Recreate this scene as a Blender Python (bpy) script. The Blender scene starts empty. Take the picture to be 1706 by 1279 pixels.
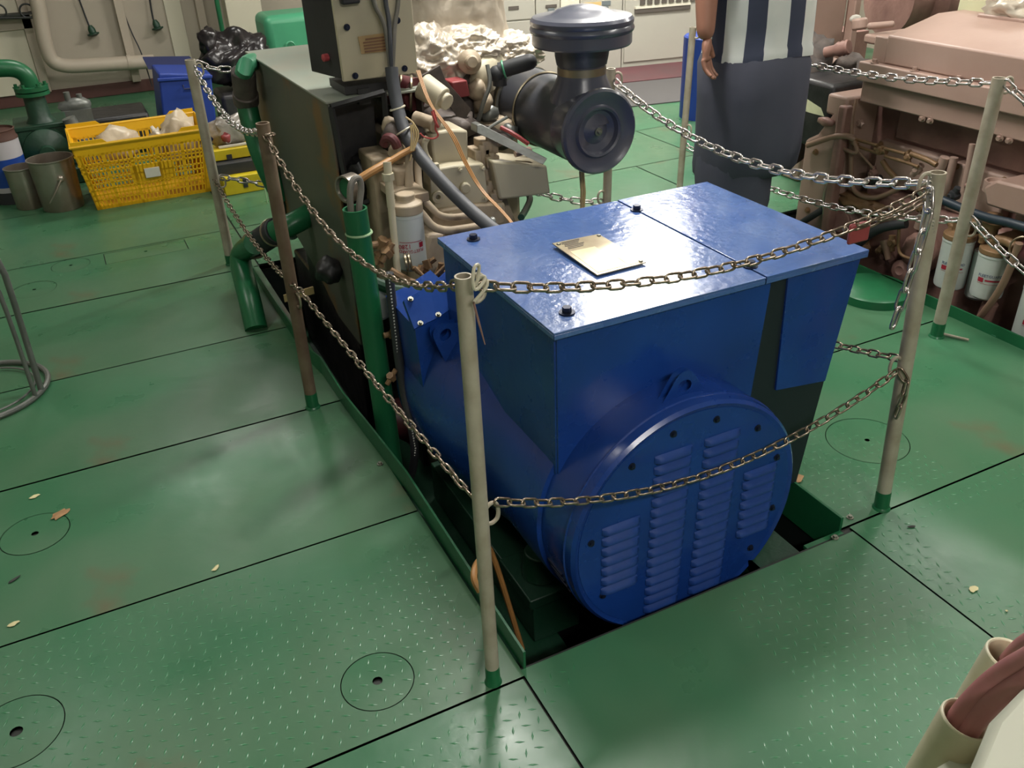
import bpy, bmesh, math, random
from mathutils import Vector as V, Matrix, Euler, noise
random.seed(7)
S = bpy.context.scene
COL = S.collection
# ---------------------------------------------------------------- camera
cam_d = bpy.data.cameras.new('camera'); cam = bpy.data.objects.new('camera', cam_d); COL.objects.link(cam)
cam_d.sensor_width = 36.0; cam_d.lens = 30.7589
cam.matrix_world = Matrix(((0.895311, 0.252562, -0.366922, 0.0), (-0.444012, 0.440033, -0.780528, 0.0), (-0.035674, 0.861733, 0.506107, 1.6), (0, 0, 0, 1)))
cam_d.clip_start = 0.02; cam_d.clip_end = 60
S.camera = cam
# ---------------------------------------------------------------- view, world, room lamps
vs = S.view_settings; vs.view_transform = 'Standard'; vs.look = 'None'; vs.gamma = 1.0; vs.use_curve_mapping = False
vs.exposure = 0.0
w = bpy.data.worlds.new('world'); S.world = w; w.use_nodes = True
w.node_tree.nodes['Background'].inputs[0].default_value = (0.72, 0.80, 0.85, 1)
w.node_tree.nodes['Background'].inputs[1].default_value = 0.3
LAMPS = [  # x, y, length, rotation about z, watts : fluorescent battens under the deckhead
    (1.75, 3.1, 1.2, 0.35, 80), (4.0, 5.6, 1.5, 0.35, 150), (3.5, 1.2, 1.2, 1.57, 34),
    (0.6, 6.6, 1.2, 0.2, 26), (0.5, -1.3, 1.5, 0.1, 80), (-0.9, 3.6, 1.2, 1.5, 16), (5.6, 3.4, 1.2, 1.4, 50)]
CEIL = 3.0

# ---------------------------------------------------------------- helpers
def lin(c):
    return tuple(((v/255)/12.92 if v/255 <= 0.04045 else ((v/255+0.055)/1.055)**2.4) for v in c)
MATS = {}
def mat(name, c, rough=0.5, metal=0.0, c2=None, sc=8, mix=0.5, bump=0.0, bsc=60, c3=None, sc3=3, t3=0.62, spec=None, emit=0, rvar=0.0, coat=0.0):
    """procedural paint / metal: base colour c, blotches of c2, wear patches of c3, bump grain"""
    m = bpy.data.materials.new(name); m.use_nodes = True; nt = m.node_tree; n = nt.nodes; L = nt.links
    b = n['Principled BSDF']; b.inputs['Roughness'].default_value = rough; b.inputs['Metallic'].default_value = metal
    if coat: b.inputs['Coat Weight'].default_value = coat; b.inputs['Coat Roughness'].default_value = 0.15
    tc = n.new('ShaderNodeTexCoord')
    col = n.new('ShaderNodeRGB'); col.outputs[0].default_value = (*lin(c), 1); out = col.outputs[0]
    def noi(s, d=4):
        t = n.new('ShaderNodeTexNoise'); t.inputs['Scale'].default_value = s; t.inputs['Detail'].default_value = d
        L.new(tc.outputs['Object'], t.inputs['Vector']); return t.outputs['Fac']
    def ramp(f, a, bb):
        r = n.new('ShaderNodeMapRange'); r.inputs['From Min'].default_value = a; r.inputs['From Max'].default_value = bb
        L.new(f, r.inputs['Value']); return r.outputs['Result']
    def mixc(a, cc, f, amt):
        x = n.new('ShaderNodeMix'); x.data_type = 'RGBA'
        k = n.new('ShaderNodeMath'); k.operation = 'MULTIPLY'; k.inputs[1].default_value = amt; L.new(f, k.inputs[0])
        L.new(k.outputs[0], x.inputs['Factor']); L.new(a, x.inputs['A']); x.inputs['B'].default_value = (*lin(cc), 1); return x.outputs['Result']
    if c2: out = mixc(out, c2, ramp(noi(sc), 0.38, 0.66), mix)
    if c3: out = mixc(out, c3, ramp(noi(sc3, 8), t3, t3+0.07), 0.85)
    L.new(out, b.inputs['Base Color'])
    if rvar:
        r = n.new('ShaderNodeMapRange'); r.inputs['To Min'].default_value = max(0.03, rough-rvar); r.inputs['To Max'].default_value = rough+rvar
        r.inputs['From Min'].default_value = 0.3; r.inputs['From Max'].default_value = 0.7
        L.new(noi(sc*1.7, 6), r.inputs['Value']); L.new(r.outputs['Result'], b.inputs['Roughness'])
    if bump:
        bp = n.new('ShaderNodeBump'); bp.inputs['Strength'].default_value = bump; bp.inputs['Distance'].default_value = 0.01
        L.new(noi(bsc, 3), bp.inputs['Height']); L.new(bp.outputs[0], b.inputs['Normal'])
    if emit:
        b.inputs['Emission Color'].default_value = (*lin(c), 1); b.inputs['Emission Strength'].default_value = emit
    MATS[name] = m; return m

mat('deck', (56, 108, 76), 0.34, c2=(82, 108, 82), sc=1.7, mix=0.6, bump=0.06, bsc=22, c3=(96, 84, 60), sc3=1.4, t3=0.63, rvar=0.12)
mat('deck_tread', (60, 118, 82), 0.26, c2=(70, 118, 84), sc=3, mix=0.5)
mat('green', (26, 98, 60), 0.35, c2=(30, 84, 56), sc=6, bump=0.08, bsc=25)
mat('green_dark', (22, 62, 42), 0.45, c2=(24, 44, 36), sc=5, bump=0.1)
mat('green_light', (70, 150, 112), 0.4, c2=(60, 130, 98), sc=4)
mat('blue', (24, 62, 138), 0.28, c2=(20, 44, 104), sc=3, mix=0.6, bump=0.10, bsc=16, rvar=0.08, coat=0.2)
mat('blue_lid', (66, 98, 160), 0.26, c2=(92, 116, 164), sc=5, mix=0.5, bump=0.25, bsc=42, rvar=0.1, coat=0.8)  # lighter than the box blue: reflected ceiling sheen partly put into the colour
mat('black_sheet', (28, 34, 42), 0.4)
mat('louver', (26, 60, 130), 0.35, c2=(46, 68, 108), sc=9)
mat('slot', (10, 22, 58), 0.6)
mat('post', (176, 168, 152), 0.45, 0.2, c2=(146, 134, 114), sc=14, mix=0.7, bump=0.05, bsc=90)
mat('post_rusty', (120, 104, 86), 0.6, 0.15, c2=(88, 64, 48), sc=8, mix=0.8, bump=0.06, bsc=90)
mat('weld', (176, 170, 158), 0.35, 0.7, c2=(110, 100, 88), sc=60, bump=0.5, bsc=160)
mat('chain', (176, 162, 146), 0.28, 0.9, c2=(96, 74, 60), sc=30, mix=0.75)
mat('chain_bright', (206, 200, 198), 0.25, 0.9, c2=(150, 140, 134), sc=30, mix=0.5)
mat('bolt', (150, 150, 140), 0.35, 0.8, c2=(90, 84, 70), sc=60)
mat('dark_bolt', (34, 40, 60), 0.4, 0.5)
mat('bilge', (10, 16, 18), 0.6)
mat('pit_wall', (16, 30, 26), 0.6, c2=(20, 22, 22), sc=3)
mat('beige', (176, 160, 138), 0.55, c2=(146, 128, 104), sc=9, mix=0.7, bump=0.15, bsc=50, c3=(92, 78, 64), sc3=5, t3=0.64)
mat('beige_clean', (184, 176, 152), 0.5, c2=(172, 160, 138), sc=4)
mat('box_cream', (186, 176, 150), 0.5, c2=(178, 170, 150), sc=3)
mat('grime', (92, 82, 76), 0.6, c2=(44, 38, 38), sc=12, mix=0.8, bump=0.3, bsc=40)
mat('dark_metal', (56, 56, 58), 0.5, 0.2, c2=(38, 36, 38), sc=6, bump=0.05)
mat('housing', (84, 86, 76), 0.5, c2=(72, 74, 68), sc=3, c3=(116, 84, 40), sc3=2.6, t3=0.535, bump=0.03)
mat('housing_top', (136, 144, 132), 0.5, c2=(150, 140, 126), sc=5)
mat('near_black', (26, 26, 28), 0.45, c2=(52, 50, 50), sc=9, mix=0.6, bump=0.5, bsc=14)  # mottled near-black, shared by housing inside, pan side, guard and chest
mat('black_paint', (62, 64, 70), 0.38, coat=0.15, c2=(50, 52, 58), sc=4, mix=0.4)
mat('cap_black', (74, 76, 90), 0.3, coat=0.4)  # black lifted towards grey: haze put into the colour
mat('pewter', (120, 122, 118), 0.4, 0.4, c2=(90, 92, 90), sc=10, bump=0.2, bsc=40)
mat('clamp', (150, 140, 118), 0.35, 0.8)
mat('foil', (196, 186, 170), 0.38, 0.3, c2=(160, 146, 130), sc=6, bump=0.7, bsc=11, rvar=0.1)
mat('rubber', (40, 42, 46), 0.6, c2=(54, 54, 58), sc=8)
mat('rubber_blue', (30, 44, 56), 0.45)
mat('conduit', (66, 68, 74), 0.55)
mat('wire_orange', (166, 120, 68), 0.5); mat('wire_cream', (190, 166, 120), 0.5); mat('wire_red', (170, 74, 70), 0.5)
mat('wire_grey', (112, 108, 100), 0.5)
mat('tie', (186, 180, 160), 0.4)
mat('maroon', (92, 44, 48), 0.45, c2=(70, 40, 42), sc=8)
mat('red', (140, 60, 62), 0.5)
mat('filter_white', (196, 200, 196), 0.4, c2=(176, 186, 182), sc=6)
mat('print_red', (160, 30, 54), 0.5); mat('print_blue', (64, 76, 116), 0.5); mat('print_white', (205, 205, 200), 0.5)
mat('salmon', (164, 138, 126), 0.5, c2=(152, 124, 112), sc=4, mix=0.6, bump=0.08, bsc=40)
mat('salmon_dark', (146, 112, 102), 0.55, c2=(112, 80, 74), sc=7, mix=0.8, bump=0.2, bsc=40)
mat('brass', (138, 108, 76), 0.5, 0.15, c2=(104, 76, 54), sc=14, bump=0.2)
mat('hose_tan', (140, 112, 94), 0.5)
mat('wall', (172, 162, 146), 0.6, c2=(152, 144, 130), sc=1.2, mix=0.6)
mat('wall_rib', (176, 164, 148), 0.55)
mat('wall_cream', (196, 190, 170), 0.55)
mat('ceiling', (200, 198, 188), 0.7)
mat('red_brown', (84, 52, 46), 0.6)
mat('mat_grey', (84, 82, 82), 0.7)
mat('red_plinth', (98, 56, 62), 0.5, c2=(78, 64, 66), sc=3)
mat('cabinet', (176, 174, 162), 0.45, c2=(170, 166, 156), sc=2)
mat('cabinet_bright', (218, 214, 196), 0.45)
mat('label_dark', (90, 84, 78), 0.5); mat('switch_grey', (108, 116, 118), 0.45); mat('amber', (206, 178, 120), 0.5)
mat('yellow', (226, 176, 16), 0.4, c2=(214, 158, 14), sc=5)
mat('yellow_box', (206, 186, 34), 0.4, c2=(180, 150, 30), sc=8)
mat('paper', (200, 196, 186), 0.6)
mat('plastic_bag', (196, 180, 156), 0.35, c2=(160, 140, 116), sc=7, bump=0.6, bsc=14)
mat('clear_bag', (170, 164, 156), 0.2, c2=(110, 100, 92), sc=12, bump=0.8, bsc=20)
mat('bin_blue', (30, 58, 142), 0.45, c2=(26, 50, 120), sc=3); mat('bin_navy', (22, 30, 72), 0.65)
mat('black_bag', (32, 29, 31), 0.28, c2=(50, 42, 42), sc=6, bump=0.8, bsc=9)
mat('steel', (160, 152, 142), 0.3, 0.7, c2=(126, 108, 88), sc=4, mix=0.7)
mat('can_blue', (28, 64, 142), 0.35); mat('can_white', (178, 174, 178), 0.4); mat('rust', (78, 50, 40), 0.7)
mat('skin', (150, 106, 88), 0.5); mat('hair', (20, 17, 16), 0.6)
mat('navy', (50, 56, 76), 0.8); mat('shirt_white', (205, 208, 204), 0.8, c2=(190, 196, 196), sc=10)
mat('trousers', (70, 72, 86), 0.85, c2=(60, 63, 78), sc=5, bump=0.5, bsc=5)
mat('cream_pipe', (218, 212, 186), 0.4, c2=(180, 166, 120), sc=9, mix=0.6)
mat('pink_hose', (178, 116, 116), 0.5, c2=(196, 146, 142), sc=14, mix=0.5)
mat('white_box', (216, 216, 200), 0.5)
mat('gasket', (204, 206, 170), 0.6); mat('pale_green', (150, 180, 140), 0.5)
mat('nameplate', (172, 160, 132), 0.35, 0.5, c2=(146, 128, 108), sc=16, mix=0.7); mat('plate_field', (206, 196, 158), 0.4, 0.2, c2=(180, 160, 120), sc=30)
mat('warn_plate', (176, 146, 102), 0.5); mat('warn_ink', (130, 92, 66), 0.5)
mat('dry_leaf', (150, 112, 76), 0.7, c2=(186, 150, 106), sc=40); mat('flake', (206, 196, 150), 0.6); mat('strip_dark', (40, 42, 40), 0.6)
mat('red_lamp', (170, 70, 76), 0.4); mat('lamp_tube', (255, 250, 240), 0.5, emit=1)

ORG = {}
def origin_of(p):
    return ORG.get(p.name, V((0, 0, 0))) if p else V((0, 0, 0))
def thing(name, label, cat, loc=(0, 0, 0), group=None, rz=0.0):
    o = bpy.data.objects.new(name, None); COL.objects.link(o); o.location = loc; o.rotation_euler = (0, 0, rz)
    o.empty_display_size = 0.05; o['label'] = label; o['category'] = cat
    if group: o['group'] = group
    ORG[o.name] = V(loc) if rz == 0 else V((0, 0, 0))
    return o
def tag(o, label, cat, group=None):
    o['label'] = label; o['category'] = cat
    if group: o['group'] = group
    return o
def obj(name, bm, m, parent=None, sharp=0.6, bevel=0.0, seg=2, stuff=False, label=None, mats=None, local=False):
    """link bm as ONE mesh object. Vertices are given in world coordinates unless local."""
    if bm.verts:
        bmesh.ops.recalc_face_normals(bm, faces=bm.faces)
    po = origin_of(parent)
    c = V((0, 0, 0))
    if not local and len(bm.verts):
        lo = V((min(v.co.x for v in bm.verts), min(v.co.y for v in bm.verts), min(v.co.z for v in bm.verts)))
        hi = V((max(v.co.x for v in bm.verts), max(v.co.y for v in bm.verts), max(v.co.z for v in bm.verts)))
        c = V(((lo.x+hi.x)/2, (lo.y+hi.y)/2, lo.z))
        bmesh.ops.translate(bm, verts=bm.verts, vec=-c)
    for f in bm.faces: f.smooth = True
    for e in bm.edges:
        if len(e.link_faces) != 2 or e.calc_face_angle(9) > sharp: e.smooth = False
    me = bpy.data.meshes.new(name); bm.to_mesh(me); bm.free()
    for mm in (mats or [m]): me.materials.append(MATS[mm])
    o = bpy.data.objects.new(name, me); COL.objects.link(o)
    if parent: o.parent = parent; o.location = c-po if not local else V((0, 0, 0))
    else: o.location = c
    ORG[o.name] = po+o.location if parent else V(c)
    if bevel:
        md = o.modifiers.new('bevel', 'BEVEL'); md.width = bevel; md.segments = seg; md.limit_method = 'ANGLE'; md.angle_limit = 0.6
    if stuff: o['kind'] = 'stuff'
    if label: o['label'] = label
    return o
def struct(name, bm, m, **k):
    o = obj(name, bm, m, **k); o['kind'] = 'structure'; return o
def B(): return bmesh.new()
def box(bm, x0, x1, y0, y1, z0, z1, M=None):
    r = bmesh.ops.create_cube(bm, size=1.0)['verts']
    T = Matrix.Translation(((x0+x1)/2, (y0+y1)/2, (z0+z1)/2)) @ Matrix.Diagonal((x1-x0, y1-y0, z1-z0, 1))
    if M is not None: T = M @ T
    bmesh.ops.transform(bm, matrix=T, verts=r); return bm
def frame(d):
    d = V(d).normalized(); u = V((0, 0, 1)) if abs(d.z) < 0.9 else V((1, 0, 0))
    a = d.cross(u).normalized(); return a, d.cross(a).normalized(), d
def tube(bm, pts, r, seg=10, closed=False, smooth=0, cap=True):
    pts = [V(p) for p in pts]
    rr = list(r) if hasattr(r, '__len__') else [r]*len(pts)
    for _ in range(smooth):      # Chaikin corner rounding
        q = [pts[0]]; qr = [rr[0]]
        for i in range(len(pts)-1):
            a, b = pts[i], pts[i+1]
            q += [a*0.75+b*0.25, a*0.25+b*0.75]; qr += [rr[i]*0.75+rr[i+1]*0.25, rr[i]*0.25+rr[i+1]*0.75]
        q.append(pts[-1]); qr.append(rr[-1]); pts, rr = q, qr
    n = len(pts); rings = []; pa = None
    for i, p in enumerate(pts):
        t = (pts[(i+1) % n]-pts[i-1]) if closed else (pts[min(i+1, n-1)]-pts[max(i-1, 0)])
        if t.length < 1e-9: t = V((0, 0, 1))
        t.normalize()
        if pa is None: pa, pb, _ = frame(t)
        else:
            pa = (pa-t*pa.dot(t)).normalized()
        pb = t.cross(pa)
        rings.append([bm.verts.new(p+(pa*math.cos(k*2*math.pi/seg)+pb*math.sin(k*2*math.pi/seg))*rr[i]) for k in range(seg)])
    m = n if closed else n-1
    for i in range(m):
        A, Bq = rings[i], rings[(i+1) % n]
        for k in range(seg):
            try: bm.faces.new((A[k], A[(k+1) % seg], Bq[(k+1) % seg], Bq[k]))
            except ValueError: pass
    if cap and not closed:
        bm.faces.new(rings[0][::-1]); bm.faces.new(rings[-1])
    return bm
def cyl(bm, p0, p1, r, r2=None, seg=20):
    return tube(bm, [p0, p1], [r, r if r2 is None else r2], seg)
def lathe(bm, o, d, prof, seg=28):
    """prof: (radius, height along d) pairs"""
    a, b, d = frame(d); o = V(o); rings = []
    for r, h in prof:
        c = o+d*h
        if r < 1e-6: rings.append([bm.verts.new(c)])
        else: rings.append([bm.verts.new(c+(a*math.cos(k*2*math.pi/seg)+b*math.sin(k*2*math.pi/seg))*r) for k in range(seg)])
    for A, Bq in zip(rings, rings[1:]):
        if len(A) == 1 and len(Bq) == 1: continue
        for k in range(seg):
            if len(A) == 1: bm.faces.new((A[0], Bq[(k+1) % seg], Bq[k]))
            elif len(Bq) == 1: bm.faces.new((A[k], A[(k+1) % seg], Bq[0]))
            else: bm.faces.new((A[k], A[(k+1) % seg], Bq[(k+1) % seg], Bq[k]))
    for R, s in ((rings[0], -1), (rings[-1], 1)):
        if len(R) > 1: bm.faces.new(R if s > 0 else R[::-1])
    return bm
def pipe_open(bm, p0, p1, ro, ri, seg=20, depth=None):
    """hollow pipe open at p1"""
    p0, p1 = V(p0), V(p1); L = (p1-p0).length; dp = depth or min(L*0.95, 0.12)
    return lathe(bm, p0, p1-p0, [(ro, 0), (ro, L), (ri, L), (ri, L-dp)], seg)
def prism(bm, poly, vec):
    a = [bm.verts.new(V(p)) for p in poly]; b = [bm.verts.new(V(p)+V(vec)) for p in poly]; n = len(a)
    bm.faces.new(a[::-1]); bm.faces.new(b)
    for i in range(n): bm.faces.new((a[i], a[(i+1) % n], b[(i+1) % n], b[i]))
    return bm
def ring(bm, c, nrm, R, r, seg=24, rs=8):
    a, b, _ = frame(nrm); c = V(c)
    return tube(bm, [c+(a*math.cos(k*2*math.pi/seg)+b*math.sin(k*2*math.pi/seg))*R for k in range(seg)], r, rs, closed=True)
def blob(bm, c, r, sub=2, amp=0.0, fr=6.0, seed=0):
    v = bmesh.ops.create_icosphere(bm, subdivisions=sub, radius=1.0)['verts']
    r = V(r) if hasattr(r, '__len__') else V((r, r, r))
    for q in v:
        n = q.co.copy(); k = 1+amp*noise.noise(n*fr*0.5+V((seed, seed*2, 0)))+amp*0.5*noise.noise(n*fr+V((seed, 0, seed)))
        q.co = V((n.x*r.x, n.y*r.y, n.z*r.z))*k+V(c)
    return bm
def hexbolt(bm, c, d, r=0.008, h=0.006, washer=True):
    a, b, dd = frame(d); c = V(c)
    if washer: lathe(bm, c, dd, [(r*1.7, 0), (r*1.7, h*0.3)], 14); c = c+dd*h*0.3
    lathe(bm, c, dd, [(r, 0), (r, h)], 6); return bm
def text(name, s, size, m, M, parent, ext=0.0004, wrap=None):
    """flat print: text mesh, optionally wrapped round a cylinder of radius wrap; M places it (x right, y up, z out)"""
    cu = bpy.data.curves.new(name, 'FONT'); cu.body = s; cu.size = size; cu.align_x = 'CENTER'; cu.align_y = 'CENTER'; cu.extrude = ext; cu.resolution_u = 2
    t = bpy.data.objects.new(name+'_tmp', cu); COL.objects.link(t)
    me = bpy.data.meshes.new_from_object(t.evaluated_get(bpy.context.evaluated_depsgraph_get())); bpy.data.objects.remove(t)
    bm = B(); bm.from_mesh(me); bpy.data.meshes.remove(me)
    if wrap:
        for v in bm.verts:
            a = v.co.x/wrap; q = wrap+v.co.z; v.co = V((math.sin(a)*q, v.co.y, math.cos(a)*q-wrap))
    bmesh.ops.transform(bm, matrix=M, verts=bm.verts)
    return obj(name, bm, m, parent)
def place(o, x, y, z):   # 4x4 from origin and 3 axes
    return Matrix(((x[0], y[0], z[0], o[0]), (x[1], y[1], z[1], o[1]), (x[2], y[2], z[2], o[2]), (0, 0, 0, 1)))
from mathutils.geometry import delaunay_2d_cdt
from mathutils import Vector
def sheet(bm, outer, holes, z0, z1):
    """flat plate with round or polygonal holes"""
    pts = []; faces = []
    for lp in [outer]+holes:
        faces.append(list(range(len(pts), len(pts)+len(lp)))); pts += [Vector((p[0], p[1])) for p in lp]
    edges = [(f[i], f[(i+1) % len(f)]) for f in faces for i in range(len(f))]
    vs_, _, fs, *_r = delaunay_2d_cdt(pts, edges, [], 0, 1e-7)
    def inside(p, poly):
        c = False
        for i in range(len(poly)):
            a, b = poly[i], poly[i-1]
            if (a[1] > p[1]) != (b[1] > p[1]) and p[0] < (b[0]-a[0])*(p[1]-a[1])/(b[1]-a[1])+a[0]: c = not c
        return c
    top = [bm.verts.new((v.x, v.y, z1)) for v in vs_]
    bot = [bm.verts.new((v.x, v.y, z0)) for v in vs_]
    for f in fs:
        cx = sum(vs_[i].x for i in f)/len(f); cy = sum(vs_[i].y for i in f)/len(f)
        if not inside((cx, cy), outer) or any(inside((cx, cy), h) for h in holes): continue
        bm.faces.new([top[i] for i in f]); bm.faces.new([bot[i] for i in f][::-1])
    for e in [e for e in bm.edges if len(e.link_faces) == 1 and e.verts[0].co.z == z1 and e.verts[1].co.z == z1]:
        i, j = top.index(e.verts[0]), top.index(e.verts[1])
        bm.faces.new((top[i], top[j], bot[j], bot[i]))
    for v in [v for v in bm.verts if not v.link_faces]: bm.verts.remove(v)
    return bm
def circ(cx, cy, r, n=32, ry=None): return [(cx+r*math.cos(k*2*math.pi/n), cy+(ry or r)*math.sin(k*2*math.pi/n)) for k in range(n)]
def copy_tree(o, parent=None):
    c = o.copy(); COL.objects.link(c); c.parent = parent
    for ch in list(o.children): copy_tree(ch, c)
    return c
# ================================================================ SETTING
PIT = (0.6, 1.6, 1.295, 4.10); PIT2 = (2.95, 4.35, 0.1, 3.35)
bm = B(); sheet(bm, [(-3, -3), (7, -3), (7, 9), (-3, 9)], [[(p[0], p[2]), (p[1], p[2]), (p[1], p[3]), (p[0], p[3])] for p in (PIT, PIT2)], -0.03, -0.008)
floor = struct('floor', bm, 'strip_dark')
for p in (PIT, PIT2):          # sunken wells the engines stand in
    bm = B(); x0, x1, y0, y1 = p
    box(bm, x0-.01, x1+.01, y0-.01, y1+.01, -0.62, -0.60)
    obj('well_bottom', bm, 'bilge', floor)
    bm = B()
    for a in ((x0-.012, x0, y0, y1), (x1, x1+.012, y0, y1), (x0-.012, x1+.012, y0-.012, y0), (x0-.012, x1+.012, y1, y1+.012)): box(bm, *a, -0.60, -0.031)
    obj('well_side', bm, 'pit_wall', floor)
COVERS = [(0.29, 1.412, 0.083, 0.012), (-0.415, 2.392, 0.092, 0.010), (-0.465, 1.657, 0.098, 0.014), (-0.385, 4.353, 0.095, 0.008),
          (-0.217, 4.588, 0.088, 0.008), (1.985, 1.59, 0.125, 0.008)]
RECT = (-0.062, 0.335, 4.50, 4.66)
xl = [-3, -1.35, 0.6]; rows = [-3, -0.9, 0.2]
P = []
def row(y0, y1, xs):
    for a, b in zip(xs, xs[1:]): P.append((a, b, y0, y1))
row(-3, -0.6, [-3, -1.35, 0.6, 1.62, 3.0, 5, 7]); 
row(-0.6, 1.262, [-3, -1.35, 0.592]); row(1.262, 1.952, [-3, -1.1, 0.6]); row(1.952, 2.668, [-3, -1.2, 0.6]); row(2.668, 3.352, [-3, -1.1, 0.6])
row(3.352, 4.085, [-3, -1.3, 0.6]); row(4.085, 4.68, [-3, -1.1, 0.6]); row(4.68, 5.55, [-3, -1.2, 0.6]); row(5.55, 6.6, [-3, -1.2, 0.9]); row(6.6, 9, [-3, -1.2, 0.9, 2.6, 4.2, 7])
row(-0.6, 1.287, [0.592, 1.622]); row(-0.6, 1.305, [1.622, 2.95]); row(1.305, 2.075, [1.6, 2.95]); row(2.075, 3.1, [1.6, 2.95]); row(3.1, 3.93, [1.6, 2.25, 2.95])
row(3.35, 3.93, [2.95, 4.5, 7]); row(3.93, 4.46, [1.6, 3.0, 4.5, 7]); row(4.1, 4.68, [0.6, 1.6]); row(4.68, 5.55, [0.6, 1.6]); row(4.46, 5.16, [1.6, 3.46, 5, 7])
row(5.16, 5.80, [1.6, 3.4, 5.2, 7]); row(5.80, 6.6, [0.9, 2.6, 4.3, 7]); row(-0.6, 0.1, [2.95, 4.35]); row(-0.6, 3.35, [4.35, 7]); row(5.55, 5.80, [0.9, 1.6])
plates = []
for (x0, x1, y0, y1) in P:
    g = 0.0033 if y1 < 3 else 0.004
    holes = [circ(c[0], c[1], c[2]+0.0025, 36) for c in COVERS if x0 < c[0] < x1 and y0 < c[1] < y1]
    if x0 < 0.1 < x1 and y0 < 4.6 < y1: holes.append([(RECT[0], RECT[2]), (RECT[1], RECT[2]), (RECT[1], RECT[3]), (RECT[0], RECT[3])])
    bm = B(); sheet(bm, [(x0+g, y0+g), (x1-g, y0+g), (x1-g, y1-g), (x0+g, y1-g)], holes, -0.008, random.uniform(-0.0006, 0.0004))
    p = obj('deck_plate', bm, 'deck', floor)
    plates.append((p, x0, x1, y0, y1))
for (cx, cy, r, h) in COVERS:
    bm = B(); sheet(bm, circ(cx, cy, r, 36), [circ(cx, cy, h, 12)], -0.008, -0.0002)
    obj('inspection_cover', bm, 'deck', floor)
bm = B(); g = .004; sheet(bm, [(RECT[0]+g, RECT[2]+g), (RECT[1]-g, RECT[2]+g), (RECT[1]-g, RECT[3]-g), (RECT[0]+g, RECT[3]-g)], [circ(0.135, 4.585, 0.009, 10)], -0.008, 0)
obj('rectangular_cover', bm, 'deck', floor)
# raised chequer bars of the tread plate, where the paint has not filled them
def tread(x0, x1, y0, y1, dens=1.0):
    bm = B(); p = 0.031; i = 0
    ny = int((y1-y0)/p); nx = int((x1-x0)/p)
    for a in range(nx):
        for b in range(ny):
            x = x0+(a+0.5)*p; y = y0+(b+0.5)*p
            k = noise.noise(V((x*1.6, y*1.6, 3)))
            if k < -0.18*dens: continue
            if any(abs(math.hypot(x-c[0], y-c[1])-c[2]) < 0.012 or math.hypot(x-c[0], y-c[1]) < c[3]+.012 for c in COVERS): continue
            s = 1 if (a+b) % 2 else -1
            th = s*math.pi/4+0.35; l = 0.0115; wd = 0.0026; h = 0.0011
            u = V((math.cos(th), math.sin(th), 0)); v = V((-u.y, u.x, 0)); c = V((x, y, 0.0002))
            q = [bm.verts.new(c-u*l), bm.verts.new(c-v*wd), bm.verts.new(c+u*l), bm.verts.new(c+v*wd)]
            t0 = bm.verts.new(c-u*l*0.4+V((0, 0, h))); t1 = bm.verts.new(c+u*l*0.4+V((0, 0, h)))
            for f in ((q[0], q[1], t0), (q[1], t1, t0), (q[1], q[2], t1), (q[2], q[3], t1), (q[3], t0, t1), (q[3], q[0], t0)): bm.faces.new(f)
    me_n = obj('tread', bm, 'deck_tread', floor, sharp=2.0, stuff=True)
tread(-0.75, 0.585, 0.6, 1.25); tread(-0.75, 0.58, 1.275, 1.94); tread(0.6, 1.61, 0.35, 1.275); tread(1.635, 2.3, 0.6, 1.29, 0.4); tread(1.62, 2.1, 1.33, 2.05, -0.2)
# up-stands round the generator well
bm = B(); t = 0.006
path = [(0.603, 1.283), (0.603, 2.05), (0.59, 2.35), (0.578, 2.62), (0.575, 2.88), (0.556, 3.02), (0.55, 4.05)]; hh = [0.055, 0.075, 0.07, 0.06, 0.075, 0.06, 0.05]
for (a, h0), (b, h1) in zip(zip(path, hh), zip(path[1:], hh[1:])):
    prism(bm, [(a[0], a[1], 0), (b[0], b[1], 0), (b[0], b[1], h1), (a[0], a[1], h0)], (t, 0, 0))
well_rim = obj('well_rim', bm, 'green', floor, sharp=0.9)
bm = B(); box(bm, 1.597, 1.606, 1.31, 4.05, -0.10, 0.035); obj('well_rim', bm, 'green', floor, bevel=.001)
bm = B(); box(bm, 1.47, 1.60, 1.275, 1.31, -0.018, -0.008)
obj('rim_tab', bm, 'green', floor)
bm = B(); box(bm, 1.33, 1.475, 1.297, 3.2, -0.075, -0.045); box(bm, 1.33, 1.34, 1.297, 3.2, -0.2, -0.045); obj('support_girder', bm, 'green_dark', floor)
for (x, y) in ((1.557, 1.286), (0.576, 2.228), (1.655, 1.33)):
    bm = B(); lathe(bm, (x, y, 0), (0, 0, 1), [(0.010, 0), (0.010, 0.003), (0.0055, 0.003), (0.0055, 0.009)], 12); obj('deck_bolt', bm, 'bolt', floor)
# up-stand beside the right-hand engine and round raised cover
bm = B(); box(bm, 2.918, 2.926, 0.2, 3.25, 0, 0.045); box(bm, 2.926, 2.96, 0.2, 3.25, 0.0, 0.006); obj('well_rim', bm, 'green', floor)
bm = B(); lathe(bm, ((2.809, 2.368, 0.02)[0], (2.809, 2.368, 0.02)[1], 0), (0, 0, 1), [(0.15, 0), (0.15, 0.035), (0.135, 0.045), (0, 0.045)], 36)
tag(obj('round_raised_cover', bm, 'green'), 'low round raised green steel cover standing on the deck behind the blue alternator box', 'cover')
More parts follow.
